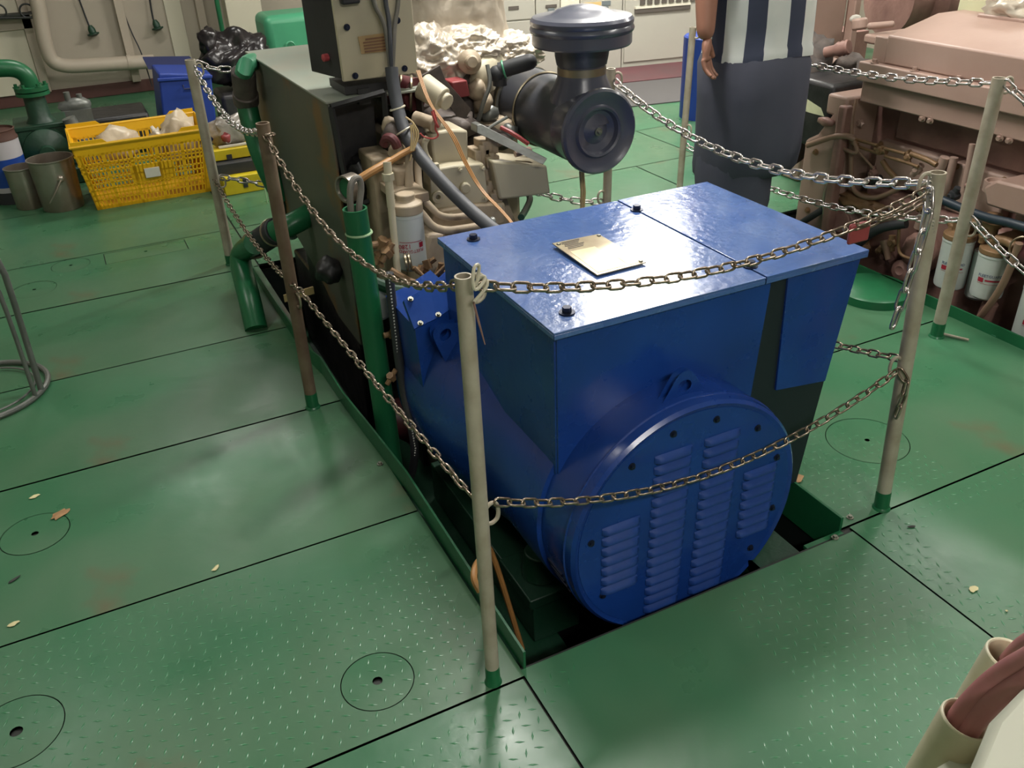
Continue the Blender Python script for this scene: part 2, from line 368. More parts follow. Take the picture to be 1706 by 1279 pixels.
# flakes and scraps
def flake(name, pts, mt, label, z=0.0012, cat='scrap', amp=0.004):
    bm = B(); cx = sum(p[0] for p in pts)/len(pts); cy = sum(p[1] for p in pts)/len(pts)
    c = bm.verts.new((cx, cy, z+amp)); vs2 = [bm.verts.new((p[0], p[1], z+random.uniform(0, amp*0.5))) for p in pts]
    for i in range(len(vs2)): bm.faces.new((c, vs2[i], vs2[(i+1) % len(vs2)]))
    r = bmesh.ops.extrude_face_region(bm, geom=bm.faces[:]); bmesh.ops.translate(bm, verts=[v for v in r['geom'] if isinstance(v, bmesh.types.BMVert)], vec=(0, 0, 0.001))
    tag(obj(name, bm, mt), label, cat)
def spiky(cx, cy, r, n, ang, st=1.0, jag=0.5):
    o = []
    for k in range(n):
        a = k*2*math.pi/n; q = r*(1-jag*random.random()); x, y = math.cos(a)*q*st, math.sin(a)*q
        o.append((cx+x*math.cos(ang)-y*math.sin(ang), cy+x*math.sin(ang)+y*math.cos(ang)))
    return o
q = (-0.346, 2.448, 0.0); flake('torn_scrap', spiky(q[0], q[1], 0.022, 14, 0.5, 2.0, .6), 'dry_leaf', 'torn brown scrap lying on the edge of the round deck cover at the left', amp=.006)
q = (-0.412, 2.584, 0.0); flake('paint_flake', spiky(q[0], q[1], 0.010, 8, 0.2, 1.8), 'flake', 'small pale flake lying beyond the torn brown scrap at the left')
q = (-0.467, 2.204, 0.0); flake('dark_scrap', spiky(q[0], q[1], 0.007, 8, 0.6, 3.0), 'strip_dark', 'thin dark scrap on the green deck just in front of the covers at the left')
q = (0.026, 1.984, 0.0); flake('paint_flake', spiky(q[0], q[1], 0.010, 8, 0.9, 1.9), 'flake', 'pale flake lying on the long plate seam left of the barrier post')
q = (-0.469, 2.02, 0.0); flake('paint_flake', spiky(q[0], q[1], 0.009, 8, 0.1, 1.9), 'flake', 'pale oval flake near the left edge above the long plate seam')
q = (1.715, 0.974, 0.0); flake('paint_flake', spiky(q[0], q[1], 0.011, 9, 0.4, 1.5), 'flake', 'pale curled flake on the deck plate at the right')
q = (1.721, 0.885, 0.0); flake('paint_flake', spiky(q[0], q[1], 0.004, 6, 0, 1.3), 'flake', 'tiny white speck on the deck plate at the right')
q = (1.643, 1.537, 0.0); flake('torn_scrap', spiky(q[0], q[1]+.01, 0.03, 7, 0.4, 1.3, .4), 'dry_leaf', 'brown triangular scrap lying beside the well behind the louvred cover', amp=.01)
q = (1.773, 1.219, 0.0); flake('dark_scrap', spiky(q[0], q[1], 0.005, 7, -0.4, 3.2), 'strip_dark', 'thin dark scrap on the deck right of the leaning barrier post')
bm = B(); cyl(bm, (2.762, 1.969, 0.008), (2.802, 1.888, 0.008), 0.005, seg=8); tag(obj('welding_rod', bm, 'post'), 'short pale rod lying on the deck beside the foot of the rear right barrier post', 'rod')
bm = B(); q0 = (2.924, 2.084, 0.004); tube(bm, [q0, (2.927, 2.001, 0.004), (2.921, 1.862, 0.004)], 0.004, 6); tag(obj('weld_wire', bm, 'green_light'), 'thin painted wire lying along the green rim near the right-hand engine', 'wire')

# ---------------------------------------------------------------- walls
YB = 8.8
bm = B(); box(bm, -3.1, 3.0, YB, YB+.1, -0.01, CEIL); wall_back = struct('wall_back', bm, 'wall')
bm = B(); box(bm, 3.0, 7.1, YB, YB+.1, -0.01, CEIL); struct('wall_back_right', bm, 'cabinet')
bm = B(); box(bm, -3.1, -3.0, -3, YB, -0.01, CEIL); struct('wall_left', bm, 'wall')
bm = B(); box(bm, 7.0, 7.1, -3, YB, -0.01, CEIL); struct('wall_right', bm, 'wall')
bm = B(); box(bm, -3.1, 7.1, -3.1, -3, -0.01, CEIL); struct('wall_front', bm, 'wall')
bm = B(); box(bm, -3.1, 7.1, -3.1, YB+.1, CEIL, CEIL+.06); struct('ceiling', bm, 'ceiling')
bm = B(); box(bm, -2.6, 3.0, YB-.03, YB, 0, 0.10); struct('baseboard_back', bm, 'red_brown', bevel=.004)
def wpt(u): return u
ribs = [((0.192, 8.75, 0.796)[0], .035), ((0.548, 8.75, 0.766)[0], .04), ((1.209, 8.75, 0.71)[0], .04), ((-0.118, 8.75, 0.638)[0], .03)]
for x, h in ribs[1:3]:
    bm = B(); box(bm, x-.035, x+.035, YB-.09, YB, 0.10, CEIL); obj('wall_stiffener', bm, 'wall_rib', wall_back, bevel=.004)
bm = B(); x = (-0.459, 8.7, 0.398)[0]; x2 = (-0.197, 8.7, 0.558)[0]; box(bm, -1.6, x2-.02, YB-.05, YB, 0.10, 2.2)
obj('pale_wall_panel', bm, 'wall_cream', wall_back, bevel=.004, label='pale cream panel with a raised frame')
bm = B()
box(bm, x2-.02, x2+.05, YB-.07, YB, 0.10, 2.3); box(bm, -1.6, x2+.05, YB-.07, YB, (-0.299, 8.7, 0.638)[2]-.03, (-0.279, 8.7, 0.705)[2]+.02)
obj('panel_frame', bm, 'wall_rib', wall_back, bevel=.004)
bm = B(); x = (0.979, 8.78, 0.58)[0]; box(bm, x-.06, x+.08, YB-.02, YB, 0.1, CEIL); obj('wall_patch', bm, 'wall_cream', wall_back, bevel=.003)
# ceiling lamps
for i, (x, y, L, rz, wt) in enumerate(LAMPS):
    t = thing('ceiling_light', ['fluorescent batten overhead above the air cleaner', 'fluorescent batten overhead beyond the barrier, nearest the switchboards', 'fluorescent batten overhead above the right-hand engine', 'fluorescent batten overhead by the back wall at the left', 'fluorescent batten overhead behind the viewer', 'fluorescent batten overhead at the left above the green deck', 'fluorescent batten overhead by the right wall'][i], 'lamp', (x, y, CEIL), rz=rz)
    bm = B(); box(bm, -L/2, L/2, -.05, .05, -.05, 0); obj('lamp_body', bm, 'cabinet', t, bevel=.01, local=True)
    bm = B()
    for s in (-.045, .045): cyl(bm, (-L/2+.03, s, -.068), (L/2-.03, s, -.068), .014, seg=12)
    obj('lamp_tubes', bm, 'lamp_tube', t, local=True)
    ld = bpy.data.lights.new('tube_glow', 'AREA'); ld.shape = 'RECTANGLE'; ld.size = L; ld.size_y = 0.16; ld.energy = wt; ld.color = (1.0, 0.97, 0.92)
    lo = bpy.data.objects.new('tube_glow', ld); COL.objects.link(lo); lo.parent = t; lo.location = (0, 0, -.09)
    ud = bpy.data.lights.new('ceiling_fill', 'AREA'); ud.shape = 'RECTANGLE'; ud.size = L; ud.size_y = 0.3; ud.energy = wt*.35; ud.color = (1.0, 0.97, 0.92)  # added helper light facing up, brightens the ceiling that the lid mirrors
    uo = bpy.data.objects.new('ceiling_fill', ud); COL.objects.link(uo); uo.parent = t; uo.location = (0, 0, -.10); uo.rotation_euler = (math.pi, 0, 0)
# red-painted plinth strip and grey mat in front of the switchboards, laid on the deck
d0 = V((4.552, 7.08, 0.0)); d1 = V((5.212, 6.968, -0.0)); dv = (d1-d0).normalized(); nv = V((dv.y, -dv.x, 0))
A0 = d0-dv*2.2; A1 = d1+dv*1.2
bm = B(); prism(bm, [A0+nv*.02, A1+nv*.02, A1+nv*.62, A0+nv*.62], (0, 0, .012)); tag(obj('red_deck_strip', bm, 'red_plinth'), 'dull red painted strip of deck along the foot of the switchboards', 'strip')
bm = B(); prism(bm, [A0+nv*.63, A1+nv*.63, A1+nv*1.42, A0+nv*1.42], (0, 0, .008)); tag(obj('rubber_mat', bm, 'mat_grey'), 'long grey rubber mat laid on the green deck before the switchboards', 'mat')
# ---------------------------------------------------------------- switchboards
def on_board(u0, u1, up0, up1, t0, t1, bm):
    """box on the board front: along dv from u0..u1, height up0..up1, standing out t0..t1"""
    p = lambda u, z, t: (d0+dv*u+nv*t+V((0, 0, z)))
    prism(bm, [p(u0, up0, t0), p(u1, up0, t0), p(u1, up1, t0), p(u0, up1, t0)], nv*(t1-t0))
def along(P): return (V(P)-d0).dot(dv)
uA = along((3.355, 7.283, 0.374)); uB = along((3.762, 7.214, 0.342)); uC = along((3.986, 7.176, 0.324)); uD = along((4.164, 7.146, 0.31)); uE = along((4.561, 7.078, 0.278)); uF = along((5.322, 6.949, 0.373))
def board(name, label, u0, u1, mt='cabinet', depth=.5):
    t = thing(name, label, 'cabinet', tuple(d0+dv*(u0+u1)/2-nv*depth/2))
    bm = B(); on_board(u0+.003, u1-.003, 0, 2.1, -depth, 0, bm); obj('body', bm, mt, t, bevel=.004)
    return t
def zB(P): return P[2]
t = board('switchboard', 'cream switchboard section with two stacked drawers behind the foil-wrapped exhaust', uA, uB)
zl = zB((3.535, 7.253, 0.481))
bm = B(); on_board(uA+.03, uB-.03, 0.03, zl-.006, 0, .012, bm); d = obj('drawer', bm, 'cabinet', t, bevel=.003)
bm = B(); on_board(uA+.17, uA+.30, zB((3.569, 7.247, 0.234))-.012, zB((3.569, 7.247, 0.234))+.012, .012, .02, bm); obj('handle', bm, 'label_dark', d)
bm = B(); on_board(uA+.03, uB-.03, zl+.006, zl+.62, 0, .012, bm); d = obj('drawer', bm, 'cabinet', t, bevel=.003)
q = (3.565, 7.247, 0.585); bm = B(); on_board(along(q)-.045, along(q)+.045, q[2]-.014, q[2]+.014, .012, .018, bm); obj('label_strip', bm, 'label_dark', d)
t = board('switchboard', 'narrow cream switchboard section with a single slim switch', uB, uC)
q = (3.902, 7.19, 0.575); bm = B(); on_board(along(q)-.05, along(q)+.05, q[2]-.012, q[2]+.012, 0, .008, bm); obj('label_strip', bm, 'label_dark', t)
q = (3.901, 7.191, 0.507); bm = B(); on_board(along(q)-.03, along(q)+.03, q[2]-.05, q[2]+.05, 0, .015, bm); obj('switch', bm, 'switch_grey', t, bevel=.003)
board('switchboard', 'bright plain end section of the switchboard beside the air cleaner cap', uC, uD, 'cabinet_bright', .45)
t = board('switchboard', 'switchboard section with two amber labels above three small switches', uD, uE)
for (uu, vv, m_) in ((979, 8, 'amber'), (994, 7, 'amber'), (1010, 5, 'switch_grey')):
    q = ((4.235, 7.134, 0.561), (4.318, 7.12, 0.56), (4.407, 7.105, 0.563))[(979, 994, 1010).index(uu)]; bm = B(); on_board(along(q)-.04, along(q)+.04, q[2]-.018, q[2]+.018, 0, .006, bm); obj('label_strip', bm, m_, t)
for q in ((4.235, 7.134, 0.507), (4.319, 7.12, 0.506), (4.402, 7.105, 0.51)):
    bm = B(); on_board(along(q)-.02, along(q)+.02, q[2]-.045, q[2]+.03, 0, .02, bm); obj('switch', bm, 'switch_grey', t, bevel=.003)
t = board('switchboard', 'wide plain switchboard door with a slotted breaker row at its top', uE, uF+.05)
bm = B(); on_board(uE+.02, uF+.03, 0.05, 2.05, 0, .012, bm); d = obj('door', bm, 'cabinet', t, bevel=.003)
q0 = (4.669, 7.06, 0.471); q1 = (5.2, 6.97, 0.493); zz = (q0[2]+q1[2])/2
bm = B(); on_board(along(q0), along(q1), zz-.02, zz+.015, .012, .03, bm); obj('breaker_rail', bm, 'label_dark', d)
bm = B(); on_board(along(q0), along(q1), zz+.015, zz+.032, .012, .035, bm); obj('rail_cover', bm, 'cabinet_bright', d)
for k in range(9):
    uu = along(q0)+.05+k*.07; bm = B(); on_board(uu, uu+.045, zz+.045, zz+.11, .012, .026, bm); obj('breaker', bm, 'label_dark', d)
bm = B(); on_board(uF+.06, uF+1.2, 0, 2.1, -.5, 0, bm); tag(obj('switchboard', bm, 'cabinet', bevel=.004), 'last switchboard section, hidden behind the striped shirt', 'cabinet')
# ================================================================ ALTERNATOR
alt = thing('alternator', 'large blue alternator with wide terminal box and round louvred end cover in the well', 'generator', (1.11, 1.9, -0.6))
YF = 1.50; YR = 2.14; ZT = 0.728
side = [(0.812, .30), (0.812, ZT-.004), (1.70, ZT-.004), (1.607, .03), (1.45, .03), (1.38, .12)]
bm = B(); prism(bm, [(x, YF, z) for x, z in side], (0, YR-YF, 0)); obj('terminal_box', bm, 'blue', alt, bevel=.003)
bm = B(); prism(bm, [(1.335, YF-.003, .05), (1.40, YF-.003, ZT-.012), (1.697, YF-.003, ZT-.012), (1.605, YF-.003, .035)], (0, .004, 0))
obj('opening', bm, 'black_sheet', alt, label='black painted right part of the front face')
bm = B(); prism(bm, [(.815, YF-.007, .31), (.815, YF-.007, ZT-.008), (1.412, YF-.007, ZT-.008), (1.385, YF-.007, .33), (1.30, YF-.007, .12)], (0, .008, 0)); obj('front_panel', bm, 'blue', alt, bevel=.001)
bm = B(); prism(bm, [(1.463, YF-.009, ZT-.012), (1.700, YF-.009, ZT-.012), ((1.647, 1.49, 0.365)[0], YF-.009, (1.647, 1.49, 0.365)[2]), ((1.472, 1.49, 0.387)[0], YF-.009, (1.472, 1.49, 0.387)[2])], (0, .007, 0)); obj('access_panel', bm, 'blue', alt, bevel=.001)
# lid in two sheets with turned-down lips
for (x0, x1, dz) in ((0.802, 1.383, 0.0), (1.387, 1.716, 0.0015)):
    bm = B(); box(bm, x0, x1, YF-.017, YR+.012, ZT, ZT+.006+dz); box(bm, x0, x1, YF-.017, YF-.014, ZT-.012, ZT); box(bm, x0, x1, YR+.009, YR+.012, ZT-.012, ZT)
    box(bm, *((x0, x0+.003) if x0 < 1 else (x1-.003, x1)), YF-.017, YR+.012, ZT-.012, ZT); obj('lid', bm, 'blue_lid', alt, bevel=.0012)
for p in ((0.882, 2.085, 0.736), (0.876, 1.557, 0.736), (1.387, 2.049, 0.736), (1.394, 1.554, 0.736)):
    bm = B(); hexbolt(bm, (p[0], p[1], ZT+.006), (0, 0, 1), .011, .012); obj('lid_bolt', bm, 'dark_bolt', alt)
# engraved rating plate lying on the lid
npl = thing('rating_plate', 'tarnished metal rating plate with a pale printed field, lying on the blue lid', 'plate', (1.11, 1.8, ZT+.008))
bm = B(); prism(bm, [(1.037, 1.692, ZT+.010), (1.184, 1.697, ZT+.010), (1.176, 1.915, ZT+.016), (1.037, 1.921, ZT+.016)], (0, 0, .003)); obj('plate', bm, 'nameplate', npl, bevel=.0006)
bm = B(); prism(bm, [(1.046, 1.703, ZT+.0133), (1.128, 1.705, ZT+.0133), (1.122, 1.845, ZT+.0171), (1.050, 1.848, ZT+.0171)], (0, 0, .0006)); obj('printed_field', bm, 'plate_field', npl)
bm = B(); prism(bm, [(1.136, 1.703, ZT+.0133), (1.178, 1.704, ZT+.0133), (1.176, 1.755, ZT+.0147), (1.136, 1.755, ZT+.0147)], (0, 0, .0006)); obj('printed_field', bm, 'plate_field', npl)
for (x, y) in ((1.048, 1.905), (1.170, 1.903), (1.174, 1.708)):
    bm = B(); lathe(bm, (x, y, ZT+.013+(y-1.69)*.026), (0, 0, 1), [(.006, 0), (.005, .003), (0, .004)], 12); obj('rivet', bm, 'bolt', npl)
bm = B()
for k in range(6): box(bm, 1.055+.004*(k % 2), 1.10+.006*(k % 3), 1.865+k*.0085, 1.868+k*.0085, ZT+.0170+k*.0003, ZT+.0185+k*.0003)
obj('engraved_lines', bm, 'label_dark', npl)
# machine body: cylinder along y with flywheel end
CX, CZ = 1.112, 0.185
bm = B(); lathe(bm, (CX, 1.36, CZ), (0, 1, 0), [(.316, .006), (.328, 0), (.336, .008), (.338, .02), (.338, .15), (.350, .152), (.352, .19), (.352, .42), (.385, .60), (.412, .75), (.412, 1.0), (.39, 1.03), (0, 1.03)], 72)
obj('stator_body', bm, 'blue', alt, sharp=.5)
bm = B(); lathe(bm, (CX, 1.36, CZ), (0, 1, 0), [(0, .004), (.3165, .004), (.3165, .012), (0, .012)], 72); cov = obj('end_cover', bm, 'blue', alt)
bm = B()
for (x0, xe, zt, n) in ((.858, .970, .249, 7), (1.001, 1.111, .408, 16), (1.141, 1.252, .410, 16), (1.276, 1.386, .262, 7)):
    pass
# one louvre: a half-round hood, open below
def louvre_mesh():
    bm = B(); L = .106; n = 6; H = .020; D = .012
    rings = []
    for i in range(9):
        u = i/8; x = (u-.5)*L; e = min(1, min(u, 1-u)*7); e = math.sqrt(max(0.02, e))
        rings.append([bm.verts.new((x, -D*e*math.sin(k/n*math.pi/2*1.15) if k else 0, H*(1-(k/n)) if k else H)) for k in range(n+1)])
    for a, b in zip(rings, rings[1:]):
        for k in range(n): bm.faces.new((a[k], a[k+1], b[k+1], b[k]))
    for R in (rings[0], rings[-1]):
        c = bm.verts.new((R[0].co.x, 0, 0))
        for k in range(n): bm.faces.new((R[k], R[k+1], c))
    return bm
lv0 = None
for (x0, zt, n, sk) in ((.859, .249, 7, .0), (.999, .408, 16, -.0006), (1.141, .410, 16, -.0007), (1.276, .262, 7, -.0004)):
    for k in range(n):
        z = zt-k*.0314-.012
        if lv0 is None:
            lv0 = obj('louvre', louvre_mesh(), 'louver', alt, sharp=1.2, local=True); o = lv0
        else: o = lv0.copy(); COL.objects.link(o)
        o.location = (x0+.053+sk*k-1.11, 1.3625-1.9, z+.6)
        bm = B()
bm = B()
for (x0, zt, n, sk) in ((.859, .249, 7, .0), (.999, .408, 16, -.0006), (1.141, .410, 16, -.0007), (1.276, .262, 7, -.0004)):
    for k in range(n):
        z = zt-k*.0314-.012; box(bm, x0+.006+sk*k, x0+.10+sk*k, 1.3628, 1.3645, z-.007, z+.002)
obj('louvre_slots', bm, 'slot', cov)
for a in (78, 48, 20, -14, -40, -75, -110, -150, 172, 128, 103):
    x = CX+.285*math.cos(math.radians(a)); z = CZ+.285*math.sin(math.radians(a)); bm = B(); hexbolt(bm, (x, 1.364, z), (0, -1, 0), .0055, .006); obj('cover_bolt', bm, 'dark_bolt', alt)
# lifting eye over the drum
def lug(y, cx, cz, a, w0, h, name='lifting_lug', th=.02, R=.33):
    bm = B(); c = V((cx, 0, cz))
    ca, sa = math.cos(a), math.sin(a); rad = V((ca, 0, sa)); tan = V((-sa, 0, ca))
    out = [rad*(R)-tan*w0, rad*(R-.01)+tan*0-tan*w0*.5, rad*(R-.01)+tan*w0*.5, rad*R+tan*w0]
    top = [rad*(R+h)+tan*math.sin(t)*.03+rad*(math.cos(t)-1)*.03 for t in (1.1, .6, .2, -.2, -.6, -1.1)]
    poly = [c+p for p in out+top]; hc = c+rad*(R+h-.04)
    hl = [hc+rad*.016*math.cos(t)+tan*.020*math.sin(t) for t in [k*math.pi/6 for k in range(12)]]
    # plate with a hole, in the plane y
    M = Matrix.Translation((0, y, 0)) @ Matrix(((1, 0, 0, 0), (0, 0, -1, 0), (0, 1, 0, 0), (0, 0, 0, 1)))
    sheet(bm, [(p.x, p.z) for p in poly], [[(p.x, p.z) for p in hl]], -th/2, th/2)
    bmesh.ops.transform(bm, matrix=M, verts=bm.verts)
    return obj(name, bm, 'blue', alt, bevel=.002)
lug(1.425, CX, CZ, 1.575, .062, .072)
lug(2.08, CX, CZ, 2.43, .07, .09, th=.025, R=.40)
# stiffening hoop behind the drum face and cooling slots low on the side
bm = B(); ring(bm, (CX, 1.395, CZ), (0, 1, 0), .338, .004, 64, 6); obj('rim_bead', bm, 'blue', alt)
for k in range(11):
    a = math.radians(196+k*4.2); bm = B()
    M = Matrix.Translation((CX, 1.46, CZ)) @ Matrix.Rotation(-a, 4, 'Y'); box(bm, .334, .342, -.035, .035, -.006, .004, M); obj('cooling_slot', bm, 'slot', alt)
# screen cover on the coupling end: faceted sheet over the upper left shoulder
bm = B(); q_ = [V(p) for p in ((0.702, 2.13, 0.488), (0.773, 2.13, 0.504), (0.858, 2.13, 0.54), (0.878, 2.2, 0.599), (0.783, 2.2, 0.575), (0.702, 2.2, 0.549))]
prism(bm, [q_[0], q_[1], q_[4], q_[5]], (0, .012, -.012)); prism(bm, [q_[1], q_[2], q_[3], q_[4]], (0, .012, -.012))
prism(bm, [q_[0]+V((.004, .006, 0)), q_[1]+V((0, .006, 0)), q_[2]+V((0, .006, 0)), (1.0, 2.136, .30), (.72, 2.136, .10)], (0, .25, 0))
obj('coupling_screen', bm, 'blue', alt, sharp=.3)
for p in ((0.723, 2.135, 0.495), (0.779, 2.135, 0.508), (0.721, 2.195, 0.547), (0.829, 2.19, 0.565)):
    bm = B(); hexbolt(bm, V(p)+V((0, -.002, .004)), (0, -.5, .85), .005, .006); obj('screen_bolt', bm, 'bolt', alt)
# feet and skid
bm = B(); box(bm, .80, .95, 1.62, 2.4, -.33, -.18); box(bm, 1.28, 1.42, 1.62, 2.4, -.33, -.18); box(bm, .78, .94, 1.60, 1.80, -.18, -.145); obj('foot', bm, 'green_dark', alt, bevel=.004)
bm = B(); cyl(bm, (.86, 1.69, -.145), (.86, 1.69, -.06), .055, .045, 20); obj('mount', bm, 'green_dark', alt, bevel=.004)
skid = thing('skid_frame', 'dark green steel skid rails under the alternator at the bottom of the well', 'frame', (1.11, 2.6, -.6))
for x in (.72, 1.36):
    bm = B(); box(bm, x, x+.16, 1.56, 4.0, -.60, -.335); obj('rail', bm, 'green_dark', skid, bevel=.004)
bm = B(); tube(bm, [(0.539, 1.36, 0.207), (0.532, 1.38, 0.23), (0.556, 1.42, 0.232), (0.611, 1.5, 0.174), (0.669, 1.6, 0.122), (.76, 1.62, -.34)], .008, 8, smooth=2); tag(obj('yellow_cable', bm, 'wire_orange'), 'short yellow cable looping in the dark well behind the near barrier post', 'cable')

# ================================================================ BARRIER POSTS AND CHAINS
def post(x, y, h, r, mt, label, tip=None, sleeve=.045, eyes=(), group='pipe posts of the chain barrier', name='barrier_post'):
    t = thing(name, label, 'post', (x, y, 0)); tx, ty = tip or (x, y)
    bm = B(); pipe_open(bm, (x, y, 0), (tx, ty, h), r, r*.78, 20); obj('pipe', bm, mt, t)
    if sleeve:
        k = sleeve/h; bm = B(); lathe(bm, (x, y, 0), (tx-x, ty-y, h), [(r*1.3, 0), (r*1.22, .004), (r*1.07, .008), (r*1.05, sleeve)], 20); obj('painted_foot', bm, 'green', t)
    for (z, a, kind) in eyes:
        f = z/h; px, py = x+(tx-x)*f, y+(ty-y)*f; d = V((math.cos(a), math.sin(a), 0)); s = V((-d.y, d.x, 0))
        c = V((px, py, z))+d*(r+.010)
        bm = B()
        if kind == 'u': tube(bm, [c-d*.012+V((0, 0, .02)), c+V((0, 0, .028)), c+d*.014+V((0, 0, .018)), c+d*.015-V((0, 0, .016)), c+V((0, 0, -.026)), c-d*.012+V((0, 0, -.022))], .0045, 8, smooth=2)
        else: ring(bm, c, (0, 0, 1), .013, .004, 16, 8)
        obj('eye', bm, mt if mt != 'post_rusty' else 'chain', t)
    return t
post(.525, 1.284, 1.005, .0158, 'post', 'nearest grey pipe post of the chain barrier, at the front left corner of the well', (.521, 1.286), .05, ((.975, .1, 'u'), (.478, .1, 'u')))
post(1.765, 1.322, .965, .0195, 'post', 'right front pipe post of the barrier, leaning, with chain ends hanging from it', (1.741, 1.352), .06, ((.94, 2.9, 'u'), (.462, 2.9, 'u')))
post(.481, 2.673, .985, .0205, 'post_rusty', 'rust-brown pipe post of the barrier on the left side of the well', None, .06, ((.955, -1.2, 'o'), (.955, 1.6, 'o'), (.42, -1.3, 'u')))
post(.486, 4.178, .945, .0225, 'post', 'far left grey pipe post of the barrier, in front of the yellow crate', (.494, 4.178), .05, ((.90, 0, 'u'), (.40, 0, 'u')))
post(2.737, 1.979, .955, .0225, 'post', 'rear right grey pipe post of the barrier, nearest the right-hand engine', (2.742, 1.974), .06, ((.93, -.5, 'u'), (.43, -.5, 'u')))
post(2.815, 3.76, .90, .017, 'post', 'slim far post of the barrier, between the cabinets and the striped shirt', (2.83, 3.75), .05, ((.875, -1.2, 'u'), (.40, -1.2, 'u')))
post(1.812, 2.90, .95, .017, 'post', 'barrier post half hidden behind the black air cleaner', (1.823, 2.897), .05, ((.91, -.6, 'u'), (.46, 3.1, 'u')))
post(2.9, .5, .955, .0225, 'post', 'grey barrier post beyond the right edge, by the salmon engine', None, .06, ((.93, 1.6, 'u'), (.42, 1.6, 'u')))
# weld beads on the tops of the posts
bm = B()
for k in range(16): blob(bm, (1.741+.0195*math.cos(3+k*.12)+random.uniform(-.002, .002), 1.351+.0195*math.sin(3+k*.12), .955-k*.0085), .004, 1, .4, 8, k)
o = obj('weld_bead', bm, 'weld', bpy.data.objects['barrier_post.001'], sharp=2)
link_me = None
PITCH = .0345
def link_mesh():
    bm = B(); a = .0125; b = .0085; r = .0030; pts = []
    for k in range(5): t = -math.pi/2+k*math.pi/4; pts.append((a+b*math.cos(t), b*math.sin(t), 0))
    for k in range(5): t = math.pi/2+k*math.pi/4; pts.append((-a+b*math.cos(t), b*math.sin(t), 0))
    tube(bm, pts, r, 6, closed=True); return bm
lm = {}
def chain(label, p0, pm, p1, mt='chain', cat='chain', scale=1.0, rest=None):
    if mt == 'chain_bright': scale = 1.35
    """links one by one along the parabola through p0, pm, p1"""
    p0, pm, p1 = V(p0), V(pm), V(p1)
    if rest: pm, p1 = p0+V((.01, 0, 0)), p0+V((.02, 0, 0))
    t = (pm-p0).length/((pm-p0).length+(p1-pm).length)
    c = (pm-p0*(1-t)**2-p1*t*t)/(2*t*(1-t))
    S_ = [p0*(1-s)**2+c*2*s*(1-s)+p1*s*s for s in [i/200 for i in range(201)]]
    if rest: S_ = [V(q) for q in rest]
    L = [0]
    for a, b in zip(S_, S_[1:]): L.append(L[-1]+(b-a).length)
    n = max(2, round(L[-1]/(PITCH*scale))); st = L[-1]/n
    th = thing('barrier_chain', label, cat, tuple(S_[0]), 'chains of the barrier')
    o0 = ORG[th.name]; j = 0
    for i in range(n):
        s = (i+.5)*st
        while L[j+1] < s: j += 1
        p = S_[j].lerp(S_[j+1], (s-L[j])/(L[j+1]-L[j])); d = (S_[j+1]-S_[j]).normalized()
        a, b, _ = frame(d); roll = math.radians((12 if i % 2 else 78)+random.uniform(-14, 14))
        y = (a*math.cos(roll)+b*math.sin(roll)); z = d.cross(y)
        if mt not in lm:
            o = obj('link', link_mesh(), mt, th, sharp=9, local=True); lm[mt] = o.data
        else: o = bpy.data.objects.new('link', lm[mt]); COL.objects.link(o); o.parent = th
        o.matrix_local = place(p-o0, d*scale*st/(PITCH*scale), y*scale, z*scale)
    return th
chain('upper rusty chain across the front, hanging over the blue lid to the leaning post', *((0.549, 1.285, 0.981), (0.987, 1.303, 0.892), (1.684, 1.332, 0.936)))
chain('lower chain across the front of the round louvred cover, between the two front posts', *((0.557, 1.285, 0.505), (1.027, 1.305, 0.367), (1.723, 1.334, 0.452)))
chain('upper chain on the left, from the nearest post to the rusty side post', *((0.524, 1.318, 0.976), (0.504, 1.957, 0.821), (0.481, 2.667, 0.956)))
chain('lower chain on the left, from the nearest post down past the green hose post', *((0.524, 1.329, 0.5), (0.508, 1.829, 0.49), (0.484, 2.579, 0.491)))
chain('upper chain from the rusty side post back to the far left post', *((0.481, 2.699, 0.956), (0.486, 3.537, 0.863), (0.489, 4.016, 0.938)), mt='chain_bright')
chain('lower chain from the rusty side post back to the far left post', *((0.481, 2.607, 0.485), (0.486, 3.47, 0.394), (0.49, 4.243, 0.432)))
chain('short chain running right from the top of the far left post towards the grey coupling', *((0.521, 4.18, 0.93), (0.576, 4.184, 0.901), (0.655, 4.189, 0.886)), mt='chain_bright')
chain('short chain low on the far left post in front of the yellow toolbox', *((0.516, 4.18, 0.424), (0.61, 4.186, 0.392), (0.717, 4.193, 0.349)), mt='chain_bright')
chain('upper right chain crossing in front of the dark trousers, down to the leaning post', *((1.822, 2.868, 0.909), (1.786, 2.112, 0.812), (1.753, 1.392, 0.928)), mt='chain_bright')
chain('low chain behind the blue box, reaching the leaning post at mid height', *((1.775, 1.868, 0.343), (1.761, 1.573, 0.408), (1.751, 1.357, 0.471)))
chain('far low chain behind the black air cleaner', *((1.494, 2.93, 0.535), (1.67, 2.913, 0.465), (1.795, 2.9, 0.441)), mt='chain_bright')
chain('upper chain in front of the salmon engine, ending at the rear right post', *((2.826, 3.67, 0.901), (2.775, 2.699, 0.863), (2.739, 1.988, 0.937)), mt='chain_bright')
chain('lower chain in front of the salmon engine, ending at the rear right post', *((2.831, 3.761, 0.32), (2.775, 2.689, 0.312), (2.739, 2.003, 0.459)), mt='chain_bright')
PR = (3.0, .5)
chain('chain leaving the top of the rear right post towards the right edge', *((2.741, 1.952, 0.946), (2.751, 1.861, 0.893), (2.9, 0.52, 0.93)), mt='chain_bright')
chain('chain leaving the rear right post at mid height, crossing the white filters', *((2.74, 1.959, 0.482), (2.764, 1.744, 0.362), (2.9, 0.52, 0.42)), mt='chain_bright')
B0 = V((1.699, 1.333, 0.938)); off = V((-.03, -.02, 0))
